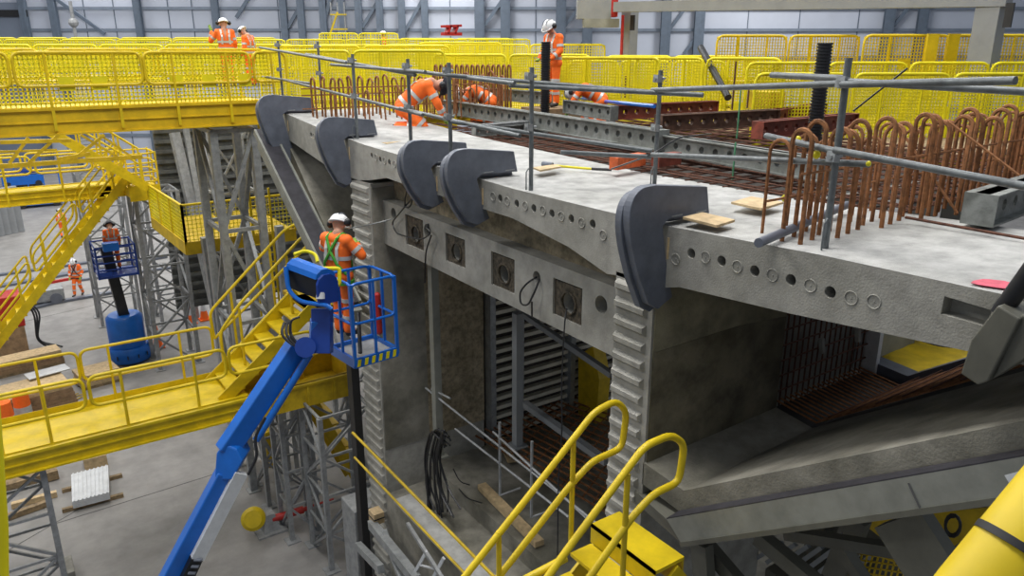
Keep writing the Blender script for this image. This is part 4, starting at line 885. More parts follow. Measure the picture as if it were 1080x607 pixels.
q0 = P(294, 238, 'y', 20); tag(MB().bar((q0.x, 20, 0), q0, .2, .2).build('steel_column', 'steel'), 'light grey column right of the yellow ladder', 'column')

# --- near stair at the bottom
ns = thing('access_stair', (4, 4.2, 6), 'near bright yellow stair with looped handrails at the bottom centre', 'stair')
Yf, Yn, zl = 4.64, 3.80, 6.75
p0 = P(651, 537, 'z', zl)
lx = p0.x
MB().box((lx-.36, Yn, zl-.035), (lx, Yf, zl)).build('top_tread', 'yellow', ns); MB().box((lx-.36, Yn, zl-.2), (lx-.345, Yf, zl)).build('top_tread_nosing', 'yellow', ns)
MB().box((lx-.02, Yn, zl-.32), (lx, Yf, zl-.03)).build('end_plate', 'yellow2', ns)
for k in range(1, 7): MB().box((lx-.36-.26*k, Yn+.02, zl-.2*k-.035), (lx-.36-.26*k+.25, Yf-.02, zl-.2*k)).build('tread', 'yellow', ns)
for Y in (Yn, Yf): MB().bar((lx, Y, zl-.16), (lx-2.2, Y, zl-.16-1.7), .03, .28).build('stringer', 'yellow', ns)
R_ = .031
MB().tube(soft([P(455, 652, 'y', Yf), P(552, 530, 'y', Yf), P(627, 434, 'y', Yf), P(650, 422, 'y', Yf), P(661, 434, 'y', Yf), P(656, 472, 'y', Yf), P(625, 486, 'y', Yf), P(600, 513, 'y', Yf), P(505, 635, 'y', Yf)], .09), R_, 12).build('handrail', 'yellow', ns, True)
MB().tube(soft([P(555, 640, 'y', Yn), P(600, 577, 'y', Yn), P(680, 470, 'y', Yn), P(708, 458, 'y', Yn), P(722, 468, 'y', Yn), P(716, 508, 'y', Yn), P(690, 520, 'y', Yn), P(668, 543, 'y', Yn), P(610, 625, 'y', Yn)], .09), R_, 12).build('handrail', 'yellow', ns, True)
MB().tube([P(540, 618, 'y', Yn+.1), P(597, 588, 'y', Yn+.05)], R_, 12).build('handrail', 'yellow', ns, True)
for x, y0, x1, y1, Y in ((605, 462, 601, 574, Yf), (526, 560, 524, 640, Yf), (662, 500, 658, 640, Yn)):
    a = P(x, y0, 'y', Y); MB().tube([a, V((a.x, a.y, zat(a.x, a.y, y1)))], .024, 12).build('handrail_post', 'yellow', ns, True)
# handrails right by the photographer
hn = thing('handrail', DP(1100, 640, .7), 'very near glossy yellow handrail tube crossing the bottom right corner', 'handrail')
MB().tube([DP(960, 735, .66), DP(1035, 633, .66), DP(1115, 534, .67), DP(1250, 368, .7)], .0385, 28).build('tube', 'yellow', hn, True)
a = DP(1075, 584, .6625); b = DP(1080, 577, .6625); MB().tube([a, b], .0392, 28).build('seam', 'dark', hn, True)
h2 = thing('handrail', DP(-20, 600, .9), 'blurred bright yellow rail end along the left photo edge', 'handrail')
MB().tube([DP(-13, 700, .9), DP(-14, 560, .9), DP(-20, 470, .9), DP(-23, 430, .9), DP(-30, 385, .9), DP(-60, 370, .9)], .022, 20).build('tube', 'ymesh', h2, True)

# ================================================================= GANTRY
gt = thing('gantry_frame', WB(860, 22, 0), 'pale grey gantry frame with box beam spanning the upper right', 'gantry')
A_ = WB(664, 27); B_ = WB(1043, 17.5); zt_ = zat(WB(664, 26.6).x, WB(664, 26.6).y, 12); 
def colm(c, wd, z1, m='gantry'): MB().bar(c, V((c.x, c.y, z1)), wd, wd*.8).build('leg', m, gt)
colm(A_, .45, 12.3); colm(B_, .5, 12.0)
a = P(650, 6, 'x', WB(650, 26.6).x); a2 = WB(650, 26.4); b2 = WB(1060, 17.2)
za = zat(a2.x, a2.y, 7.5); zb_ = zat(b2.x, b2.y, -1)
MB().bar(V((a2.x, a2.y, za)), V((b2.x, b2.y, zb_)), .35, .3).build('box_beam', 'gantry', gt)
c = WB(656.5, 26.6); MB().bar(V((c.x, c.y, zat(c.x, c.y, 62))), V((c.x, c.y, zat(c.x, c.y, 16))), .08, .06).build('red_strip', 'red', gt)
c = WB(667, 26.5); MB().bar(V((c.x, c.y, zat(c.x, c.y, 32))), V((c.x, c.y, zat(c.x, c.y, 16))), .18, .05).build('dark_slot', 'dark', gt)
c = WB(1062, 17.0); MB().bar(V((c.x, c.y, zat(c.x, c.y, 29))), V((c.x, c.y, zat(c.x, c.y, 3))), .16, .05).build('dark_slot', 'dark', gt)
c = WB(625, 26.8); bx_ = thing('hoist_cabinet', (c.x, c.y, 11.6), 'grey steel cabinet with red edge beside the gantry beam at the top', 'cabinet')
for x0, x1, y0, y1, m in ((608, 643, -8, 20, 'gantry'), (615, 652, 20, 29, 'form'), (643, 650, -8, 18, 'red')):
    a = WB(x0, 26.8); b = WB(x1, 26.8); z1 = zat(a.x, a.y, y0); z0_ = zat(a.x, a.y, y1)
    MB().bar(a+V((0, 0, (z0_+z1)/2)), b+V((0, 0, (z0_+z1)/2)), .5, z1-z0_).build('cabinet_box' if m != 'red' else 'red_edge', m, bx_)
# red machine behind fences and small far scaffold
c = WB(476, 40); tag(MB().bar(c+V((-.5, 0, 12.15)), c+V((.5, 0, 12.2)), .4, .12).bar(c+V((-.5, 0, 11.8)), c+V((.5, 0, 11.8)), .4, .15).bar(c+V((-.3, 0, 11.8)), c+V((-.1, 0, 12.2)), .4, .1).bar(c+V((.1, 0, 11.8)), c+V((.3, 0, 12.2)), .4, .1).build('hoist_trolley', 'red'), 'dark red machine behind the distant barriers', 'machine')
fs = thing('far_scaffold', WB(360, 70), 'distant scaffold tower with yellow rails against the wall', 'scaffold')
for px in (350, 357, 364): MB().bar(WB(px, 70, 0), WB(px, 70, 15), .1, .1).build('standard', 'towersteel', fs)
for z in (11.8, 12.8, 14): MB().bar(WB(349, 70, z), WB(366, 70, z), .12, .12).build('rail', 'yellow', fs)
MB().bar(WB(344, 70, 11.7), WB(357, 70, 14.2), .15, .15).build('brace', 'yellow', fs)
tag(MB().tube([WB(78, 60, 11.5), WB(78, 60, 14.5)], .12, 8).ball(WB(78, 60, 13.0), .35, 6).build('crane_hook', 'towersteel'), 'small hanging hook block against the wall at far left', 'hook')
# ================================================================= BLUE BOOM LIFT
bl = thing('boom_lift', (-.6, 7.2, 0), 'bright blue boom lift with work basket raised beside the left web', 'boom lift')
dB = 10.2
MB().bar(DP(238, 476, dB), DP(316, 360, 10.5), .22, .27).build('upper_boom', 'blue', bl, bevel=.02)
kb = [(228, 478), (236, 468), (250, 474), (256, 486), (245, 506), (226, 506)]
pts = [DP(x, y, dB-.12) for x, y in kb]; MB().prism(pts, FW*.34).build('knuckle', 'blue', bl, bevel=.02)
lo0, lo1 = DP(238, 498, dB), DP(172, 622, dB); e = lo0+(lo1-lo0)*2.9
MB().bar(lo0, e, .22, .24).build('lower_boom', 'blue', bl, bevel=.02)
s = RT*.16-FW*.08
MB().bar(DP(254, 498, dB-.05), DP(208, 588, dB-.05), .1, .17).build('side_cover', 'white', bl)
MB().bar(DP(207, 588, dB-.05), DP(187, 630, dB-.05), .1, .16).build('cable_chain', 'black', bl)
for k in range(6): c = DP(205-k*3.2, 590+k*7, dB-.12); MB().bar(c, c+RT*.1, .05, .02).build('chain_link', 'bracket', bl)
MB().tube([DP(270, 464, 10.25), DP(327, 373, 10.4)], .05, 12).build('link_cylinder', 'blue', bl, True)
MB().tube(soft([DP(262, 500, 10), DP(272, 480, 9.95), DP(268, 462, 9.95), DP(280, 440, 9.95)], .2), .02, 6).build('hose', 'black', bl, True)
for k in range(3): MB().tube(soft([DP(300+k*3, 340, 10.3), DP(296+k*5, 352, 10.2), DP(310+k*3, 366, 10.2), DP(330, 362, 10.3)], .2), .02, 6).build('hose', 'black', bl, True)
MB().tube(soft([DP(312, 366, 10.2), DP(305, 350, 10.2), DP(307, 337, 10.2), DP(316, 334, 10.2)], .1), .016, 6).build('hose', 'black', bl, True)
MB().cyl(DP(322, 366, 10.2), DP(322, 366, 10.6), .14, n=16).build('pivot', 'bluedark', bl)
MB().bar(DP(327, 350, 10.4), DP(349, 350, 10.5), .2, .35).build('basket_bracket', 'blue', bl, bevel=.01)
MB().bar(DP(340, 372, 10.4), DP(340, 325, 10.4), .26, .2).build('basket_mast', 'bluedark', bl, bevel=.01)
# base outside the frame: turret and wheels
MB().box((e.x-.7, e.y-1.1, .9), (e.x+.7, e.y+1.1, max(1.6, e.z+.2))).build('turret', 'blue', bl, bevel=.08); MB().box((e.x-1.0, e.y-1.4, .4), (e.x+1.0, e.y+1.4, .9)).build('chassis', 'bracket', bl)
for sx in (-1, 1):
    for sy in (-1, 1): MB().cyl((e.x+sx*1.15-.15, e.y+sy, .42), (e.x+sx*1.15+.15, e.y+sy, .42), .42, n=20).build('wheel', 'dark', bl)
# cage
zf = 6.88
F_, L_, R2 = P(374.5, 382, 'z', zf), P(350, 367, 'z', zf), P(419, 369, 'z', zf); B_ = L_+R2-F_; Z = V((0, 0, 1)); H_ = 1.12
cs = [F_, R2, B_, L_]
kf = MB(); kf.prism([c-Z*.05 for c in cs], Z*.04); kf.build('basket_floor', 'towersteel', bl)
for i in range(4):
    a, b = cs[i], cs[(i+1) % 4]
    MB().bar(a-Z*.02, b-Z*.02, .04, .14).build('floor_frame', 'blue', bl)
    MB().tube(loop_pts(a+Z*.55, b+Z*.55, b+Z*H_, a+Z*H_, .1), .021, 8, True).build('cage_rail', 'blue', bl, True)
    MB().bar(a-Z*.05, a+Z*H_, .045, .045).build('cage_post', 'blue', bl)
    m_ = (a+b)/2; MB().bar(m_, m_+Z*H_, .035, .035).build('cage_post', 'blue', bl)
for k in range(6):
    a = F_.lerp(R2, (k+.15)/6); b = F_.lerp(R2, (k+.6)/6); n_ = (R2-F_).normalized().cross(Z)*.023
    MB().add([a+n_-Z*.07, b+n_-Z*.07, b+n_+Z*.03+(b-a)*.4, a+n_+Z*.03+(b-a)*.4, a+n_*1.2-Z*.07, b+n_*1.2-Z*.07, b+n_*1.2+Z*.03+(b-a)*.4, a+n_*1.2+Z*.03+(b-a)*.4], [(3, 2, 1, 0), (4, 5, 6, 7), (0, 1, 5, 4), (1, 2, 6, 5), (2, 3, 7, 6), (3, 0, 4, 7)]).build('hazard_stripe', 'ymesh', bl)
# console hood
hp = [(301, 279), (306, 270), (318, 268), (334, 276), (350, 285), (350, 300), (330, 297)]
A0 = DP(303, 284, 10.1); A1 = DP(333, 300, 10.0); u_ = A1-A0; u_.z *= .6; v_ = (RT*.75+FW*.65).normalized()
pr = [(0, -.28), (0, .0), (.03, .07), (.1, .12), (.19, .12), (.27, .07), (.3, .0), (.3, -.28)]
MB().prism([A0+v_*a+Z*b for a, b in pr[1:7]], u_*1.0).build('console_hood', 'blue', bl, bevel=.004)
MB().prism([A0+v_*(.02+a*.9)+Z*b for a, b in ((0, 0), (.3, 0), (.3, -.27), (0, -.27))], u_*.97).build('console_box', 'black', bl)
MB().prism([A1+v_*a+Z*b for a, b in pr], u_.normalized()*.03).build('console_end', 'bluedark', bl)
MB().prism([A0+v_*a+Z*b for a, b in pr], -u_.normalized()*.03).build('console_end', 'blue', bl)
MB().tube(soft([DP(301, 281, 10.08), DP(304, 306, 10.08), DP(316, 318, 10.08), DP(345, 322, 10.1), DP(350, 326, 10.1)], .1), .03, 8).build('console_rail', 'blue', bl, True)
MB().tube(soft([DP(310, 268, 10.3), DP(322, 264, 10.4), DP(333, 268, 10.4), DP(335, 276, 10.35)], .06), .025, 8).build('yellow_guard', 'ymesh', bl, True)
MB().tube(soft([DP(334, 283, 10.2), DP(358, 283, 10.3), DP(358, 300, 10.3), DP(352, 303, 10.3)], .04), .028, 8).build('yellow_guard', 'ymesh', bl, True)
MB().cyl(DP(338, 315, 10.1), DP(338, 308, 10.1), .06, n=12).build('horn', 'white', bl)
tag(MB().cap(P(400, 352, 'z', zf+.1)+Z*.05, P(400, 352, 'z', zf+.1)+Z*.6, .06, .05).build('fire_extinguisher', 'red', smooth=True), 'red cylinder standing in the corner of the blue basket', 'extinguisher')
tag(MB().tube([DP(378, 330, 10.8), DP(380, 372, 10.4)], .028, 8).build('lance', 'black'), 'black tube leaning inside the blue basket', 'tube')

# ================================================================= BLUE MAST LIFT
b0 = P(138, 379, 'z', 0)
ml = thing('mast_lift', b0, 'dark blue mast lift with round drum base standing on the hall floor', 'mast lift')
MB().lathe([(.70, .08), (.74, .2), (.74, .5), (.66, .62)], b0, 24).build('base_drum', 'blue', ml, True)
MB().lathe([(.60, .62), (.62, .8), (.62, 1.7), (.52, 1.82)], b0, 24).build('body_drum', 'blue', ml, True)
for k in range(5): q = b0+V((.74*math.cos(k*.5-2.3), .74*math.sin(k*.5-2.3), .35)); MB().bar(q-Z*.06, q+Z*.06, .2, .03).build('vent', 'black', ml)
for k in range(4): q = b0+V((.5*math.cos(k*1.57+.5), .5*math.sin(k*1.57+.5), 0)); MB().cyl(q+V((0, -.05, .14)), q+V((0, .05, .14)), .14, n=12).build('wheel', 'dark', ml)
top_ = zat(b0.x-.3, b0.y, 250)
MB().bar(b0+Z*1.8, V((b0.x-.25, b0.y, top_-.3)), .42, .34).build('mast', 'black', ml)
bc = P(123, 288, 'y', b0.y-.2); hw = .62
MB().box((bc.x-hw, b0.y-.8, bc.z), (bc.x+hw, b0.y+.4, bc.z+.08)).build('basket_floor', 'bluedark', ml)
for sx in (-1, 1):
    for sy in (-.8, .4): MB().bar((bc.x+sx*hw, b0.y+sy, bc.z), (bc.x+sx*hw, b0.y+sy, bc.z+1.15), .06, .06).build('cage_post', 'bluedark', ml)
for z in (.3, .55, .8, 1.12):
    MB().tube([(bc.x-hw, b0.y-.8, bc.z+z), (bc.x+hw, b0.y-.8, bc.z+z), (bc.x+hw, b0.y+.4, bc.z+z), (bc.x-hw, b0.y+.4, bc.z+z)], .03, 6, True).build('cage_rail', 'bluedark', ml)
MB().box((bc.x-hw*.95, b0.y-.86, bc.z+.1), (bc.x-.2, b0.y-.82, bc.z+.25)).build('cage_panel', 'bluedark', ml)
MB().box((bc.x-.38, b0.y-1.05, bc.z+1.0), (bc.x+.12, b0.y-.75, bc.z+1.3)).build('control_box', 'blue', ml, bevel=.03)

# ================================================================= FLOOR ITEMS
def cone(p, h, label):
    t = thing('traffic_cone', p, label, 'cone', 'traffic cones on the hall floor'); r = h*.17
    MB().box(p+V((-r*1.25, -r*1.25, 0)), p+V((r*1.25, r*1.25, h*.06))).build('base', 'orange', t, bevel=.01)
    MB().cyl(p+Z*h*.06, p+Z*h*.4, r, r*.68).build('lower_body', 'orange', t, True); MB().cyl(p+Z*h*.4, p+Z*h*.68, r*.69, r*.45).build('reflective_band', 'white', t, True); MB().cyl(p+Z*h*.68, p+Z*h, r*.46, r*.2).build('tip', 'orange', t, True)
cone(P(202, 341, 'z', 0), 1.0, 'orange and white cone, left of the two standing together')
cone(P(216, 337, 'z', 0), 1.05, 'orange and white cone, right of the two standing together')
cone(P(167, 366, 'z', 0), 1.05, 'orange and white cone standing beside the blue drum base')
def barrel(p, h, r, label):
    t = thing('traffic_barrel', p, label, 'barrel'); MB().lathe([(r, 0), (r, .05), (r*.95, .06), (r*.92, h*.3)], p, 16).build('lower_body', 'orange', t, True)
    MB().lathe([(r*.93, h*.3), (r*.9, h*.55)], p, 16).build('reflective_band', 'reflect', t, True); MB().lathe([(r*.9, h*.55), (r*.8, h), (r*.3, h+.04)], p, 16).build('upper_body', 'orange', t, True)
barrel(P(27, 444, 'z', 0), 1.0, .26, 'orange barrel with grey band left of the timber pallet stack')
barrel(P(8, 456, 'z', 0), 1.0, .3, 'orange barrel half cut by the left photo edge')
# pallets with boards
def pallet(px, py, sx, sy, h, yaw, label, layers=4, m='ply'):
    p = P(px, py, 'z', 0); t = thing('pallet_stack', p, label, 'pallet stack'); R = Matrix.Rotation(yaw, 3, 'Z')
    def bx(a, b, name, mm):
        mb = MB().box(a, b); mb.v = [tuple(R @ Vector(v)+p) for v in mb.v]; mb.build(name, mm, t)
    for k in range(3): bx((-sx/2, -sy/2+k*(sy-.1)/2, 0), (sx/2, -sy/2+.1+k*(sy-.1)/2, .1), 'bearer', 'timberdark')
    for k in range(layers): bx((-sx/2+.03*(k % 2), -sy/2+.02*k, .1+k*(h-.1)/layers), (sx/2-.02*k, sy/2-.03*(k % 2), .1+(k+.9)*(h-.1)/layers), 'board_layer', m if k < layers-1 else 'timber')
    return t, p, R
pallet(42, 428, 1.9, 1.5, .75, .15, 'tall stack of brown boards on pallets at the lower left', 5)
p = P(50, 392, 'z', .8); tag(MB().bar(p-V((.6, .1, 0)), p+V((.6, .15, 0)), .6, .03).build('white_sheet', 'white'), 'white sheet lying on the tall stack of boards', 'sheet')
pallet(104, 402, 1.3, 1.0, .5, .15, 'low pallet stack of pale boards left of the blue drum base', 3, 'timber')
pallet(30, 388, 2.2, .8, .55, .15, 'long crate of brown boards behind the tall stack', 3, 'ply')
for i in range(14):
    p = P(62+random.uniform(0, 20), 420+random.uniform(-3, 4), 'z', .02); a_ = random.uniform(0, 3)
    tag(MB().bar(p, p+V((.25*math.cos(a_), .25*math.sin(a_), .03)), .04, .02).build('yellow_scrap', 'yellow2'), 'small yellow scrap lying on the floor beside the board stack', 'scrap', 'yellow scraps on the floor')
# white panel bundle
wp = thing('panel_bundle', P(95, 510, 'z', 0), 'bundle of white ribbed metal panels on timber battens on the floor', 'panel bundle')
c4 = [P(75, 500, 'z', .3), P(114, 490, 'z', .3), P(115, 519, 'z', .3), P(76, 529, 'z', .3)]
for k in range(5): MB().prism([c-Z*(.04*k+.03) for c in c4], Z*.03).build('panel', 'white', wp)
for k in range(9):
    a = c4[0].lerp(c4[1], (k+.5)/9); b = c4[3].lerp(c4[2], (k+.5)/9); MB().bar(a+Z*.012, b+Z*.012, .03, .025).build('panel_rib', 'white', wp)
for t_ in (.2, .9):
    a = c4[0].lerp(c4[3], t_); b = c4[1].lerp(c4[2], t_); d_ = (b-a).normalized(); a = a-d_*.25; b = b+d_*.3; a.z = b.z = .05; MB().bar(a, b, .1, .1).build('batten', 'timberdark', wp)
tag(MB().bar(P(88, 487, 'z', .2), P(112, 481, 'z', .2), .5, .35).build('roll', 'timber'), 'beige wrapped box just behind the white panel bundle', 'box')
for a, b, lab in (((12, 533), (60, 520), 'timber beam, upper one of the two beside the corner tower'), ((8, 545), (50, 530), 'timber beam, lower one of the two beside the corner tower')):
    tag(MB().bar(P(*a, 'z', .08), P(*b, 'z', .08), .14, .14).build('timber_beam', 'timber' if b[1] < 525 else 'timberdark'), lab, 'timber')
tag(MB().bar(P(5, 512, 'z', .15), P(60, 496, 'z', .15), .5, .25).build('timber_pile', 'timberdark'), 'dark pile of timber under the lower walkway', 'timber')
c = P(73, 607, 'z', 0); tag(MB().box(c+V((-.12, -.35, 0)), c+V((.12, .35, .3))).build('concrete_block', 'conc', bevel=.02), 'grey concrete block at the foot of the corner tower', 'block')
# red machine at left
rm = thing('red_machine', P(10, 372, 'z', 0), 'red and brown machine cabinet at the left edge under the long stair', 'machine'); p = P(8, 372, 'z', 0)
MB().box(p+V((-1.2, -.5, 0)), p+V((.7, .6, 1.1))).build('base', 'ply', rm); MB().box(p+V((-1.2, -.5, 1.1)), p+V((.75, .6, 2.3))).build('cabinet', 'red', rm, bevel=.03)
for k in range(3): MB().tube(soft([p+V((.75, -.3+k*.2, 2.2)), p+V((1.1+k*.1, -.3, 1.5)), p+V((1.0, -.4, .4)), p+V((1.4+k*.2, -.5, .02))], .3), .035, 6).build('hose', 'black', rm, True)
# far left: stacked grey posts, far blue lifts, channels
for i in range(5):
    c = P(-6+i*7, 250-i*1.5, 'z', 0); tag(MB().box(c+V((-.22, -.22, 0)), c+V((.22, .22, 2.9))).build('concrete_post', 'gantry', bevel=.02), ['leftmost', 'second', 'middle', 'fourth', 'rightmost'][i]+' grey upright post in the cluster at the far left edge', 'post', 'cluster of grey upright posts')
for (px, py, lab) in ((42, 217, 'distant dark blue scissor lift on the floor'), (25, 196, 'second distant blue scissor lift behind the yellow rails')):
    c = P(px, py, 'z', 0); t = thing('scissor_lift', c, lab, 'scissor lift'); MB().box(c+V((-1.5, -.7, .2)), c+V((1.5, .7, .9))).build('chassis', 'blue', t); MB().box(c+V((-1.5, -.7, 1.2)), c+V((1.5, .7, 1.35))).build('platform', 'bluedark', t)
    for x in (-1.5, -.5, .5, 1.5): MB().bar(c+V((x, -.7, 1.3)), c+V((x, -.7, 2.4)), .08, .08).build('rail_post', 'blue', t)
    MB().bar(c+V((-1.5, -.7, 2.4)), c+V((1.5, -.7, 2.4)), .08, .08).build('rail', 'blue', t); MB().bar(c+V((-1.3, 0, .8)), c+V((1.3, 0, 1.2)), .1, .1).build('scissor_arm', 'bluedark', t)
    for x in (-1.1, 1.1):
        MB().cyl(c+V((x, -.75, .25)), c+V((x, -.55, .25)), .25).build('wheel', 'dark', t)
for i, (a, b, w_) in enumerate((((-5, 302), (175, 270), .45), ((-5, 290), (110, 274), .3), ((60, 318), (118, 308), .3), ((-5, 335), (60, 318), .25), ((85, 295), (180, 282), .2))):
    tag(MB().bar(P(*a, 'z', .06), P(*b, 'z', .06), w_, .1).build('floor_rail', 'bracket'), ['widest dark rail across the hall floor below the walking workers', 'dark rail just behind the widest floor rail', 'short dark rail right of the trolley', 'dark rail ending left of the trolley', 'thin dark rail near the lattice towers'][i], 'rail')
c = P(45, 320, 'z', 0); tr = thing('trolley', c, 'grey low trolley with round wheels on the floor rails', 'trolley'); MB().box(c+V((-.9, -.4, .15)), c+V((.9, .4, .7))).build('body', 'steel', tr, bevel=.04)
for x in (-.55, .55): MB().cyl(c+V((x, -.45, .25)), c+V((x, .45, .25)), .25).build('wheel', 'bracket', tr)
c = P(62, 296, 'z', .35); tag(MB().bar(c-V((.5, .1, 0)), c+V((.8, .15, 0)), .15, .12).build('red_beam', 'red'), 'red steel bar on the floor left of the walking worker', 'beam')
# hoist motor
c = P(268, 546, 'z', .35); hm2 = thing('hoist_motor', P(270, 555, 'z', 0), 'yellow round hoist motor with red cylinder lying by the tower foot', 'hoist')
MB().lathe([(.02, -.16), (.2, -.15), (.28, -.07), (.28, .07), (.2, .15), (.02, .16)], (0, 0, 0), 20).build('tmp', None).name
tmp = bpy.data.objects[[o.name for o in bpy.data.objects if o.name.startswith('tmp')][0]]; tmp.name = 'motor_housing'; tmp.parent = hm2; tmp.location = c-hm2.location; tmp.rotation_euler = (math.radians(62), 0, math.radians(-20)); tmp.data.materials.clear(); tmp.data.materials.append(M['yellow'])
MB().tube([P(287, 547, 'z', .3), P(320, 537, 'z', .35)], .09, 10).build('cylinder', 'red', hm2, True); MB().tube([P(320, 537, 'z', .35), P(352, 527, 'z', .4)], .055, 10).build('piston', 'red', hm2, True)
c = P(285, 558, 'z', 0); hb_ = MB().box(c+V((-.35, -.3, 0)), c+V((.35, .3, .05))).build('base_plate', 'towersteel', hm2); MB().prism([c+V((-.2, -.2, .05)), c+V((.2, -.2, .05)), c+V((.12, -.1, .45)), c+V((-.12, -.1, .45))], (0, .3, 0)).build('pedestal', 'towersteel', hm2)
c = P(287, 490, 'z', 0); tag(MB().box(c+V((-.14, -.14, 0)), c+V((.14, .14, 1.1))).build('yellow_bollard', 'yellow2', bevel=.03), 'orange yellow bollard behind the rear lattice tower', 'bollard')
# struts at the foot of left web
for i, (a, b, w_) in enumerate((((392, 552), (440, 612), .14), ((405, 560), (425, 615), .09), ((378, 575), (402, 600), .12), ((430, 552), (470, 615), .05))):
    A2, B2 = P(*a, 'x', 4.7), P(*b, 'x', 4.5); tag(MB().bar(A2, B2, w_, w_*1.2).build('steel_strut', 'steel' if i < 3 else 'towersteel'), ['long pale steel strut sloping down at the foot of the left web', 'thin dark strut beside the long pale one', 'short steel strut left of the long pale one', 'thin tube along the base slab edge'][i], 'strut')
la2 = thing('ladder', P(450, 600, 'x', 4.6), 'thin aluminium ladder top at the bottom edge in front of the base slab', 'ladder')
for a, b in (((450, 581), (428, 620)), ((468, 588), (450, 622))): MB().bar(P(*a, 'x', 4.6), P(*b, 'x', 4.5), .03, .05).build('stile', 'white', la2)
for t_ in (.35, .8):
    a = P(450, 581, 'x', 4.6).lerp(P(428, 620, 'x', 4.5), t_); b = P(468, 588, 'x', 4.6).lerp(P(450, 622, 'x', 4.5), t_); MB().bar(a, b, .025, .025).build('rung', 'white', la2)
c = P(397, 543, 'x', 4.8); cb_ = thing('ply_box', c, 'small plywood block stack at the foot of the black strip', 'box'); MB().box(c+V((-.1, -.12, -.12)), c+V((.1, .12, .1))).build('block', 'timber', cb_); MB().box(c+V((-.11, -.13, -.02)), c+V((.11, .13, .0))).build('strap', 'dark', cb_)
c = P(378, 520, 'y', 13.2); tag(MB().box((c.x-.35, 12.6, 0), (c.x+.3, 13.3, c.z)).build('steel_box', 'towersteel', bevel=.02), 'dark grey steel box between the tower and the left web foot', 'box')
# bottom right below the form
yf = thing('mesh_barrier', P(930, 600, 'x', 6.5), 'yellow mesh barrier below the form beam at the bottom right', 'barrier')
a, b = P(895, 620, 'x', 6.5), P(1000, 640, 'x', 6.3); a2, b2 = P(905, 577, 'x', 6.5), P(985, 604, 'x', 6.3)
meshgrid(MB(), a, b, a2, .07, .014).build('wire_mesh', 'yellow2', yf); MB().tube([a2, b2], .025, 8).build('top_rail', 'yellow2', yf)
sh = [(905, 548), (1070, 532), (1000, 580), (940, 575)]
tag(MB().prism([P(x, y, 'x', 7.2) for x, y in sh], (.15, 0, 0)).build('orange_panel', 'yellow2'), 'orange yellow panel in the shade under the form beam', 'panel')
tag(MB().tube([P(1005+8*math.cos(t*.5), 552+11*math.sin(t*.5)+t*.1, 'x', 6.6) for t in range(36)], .012, 6).build('cable_coil', 'black', smooth=True), 'black cable coil hanging under the form beam', 'cable')
rf2 = thing('ribbed_form_panel', P(850, 600, 'x', 8), 'dark slatted panel below the form beam at the bottom', 'formwork')
a = P(820, 570, 'x', 7.5)
for k in range(8): MB().bar(P(795+k*14, 590+k*2.5, 'x', 7.1), P(825+k*14, 572+k*1.5, 'x', 7.1), .05, .05).build('slat', 'gantry', rf2)
tag(MB().bar(P(1062, 505, 'x', 4.74), P(1085, 499, 'x', 4.74), .004, .05).build('paper_note', 'white'), 'small white paper note stuck on the form beam at the right', 'note')
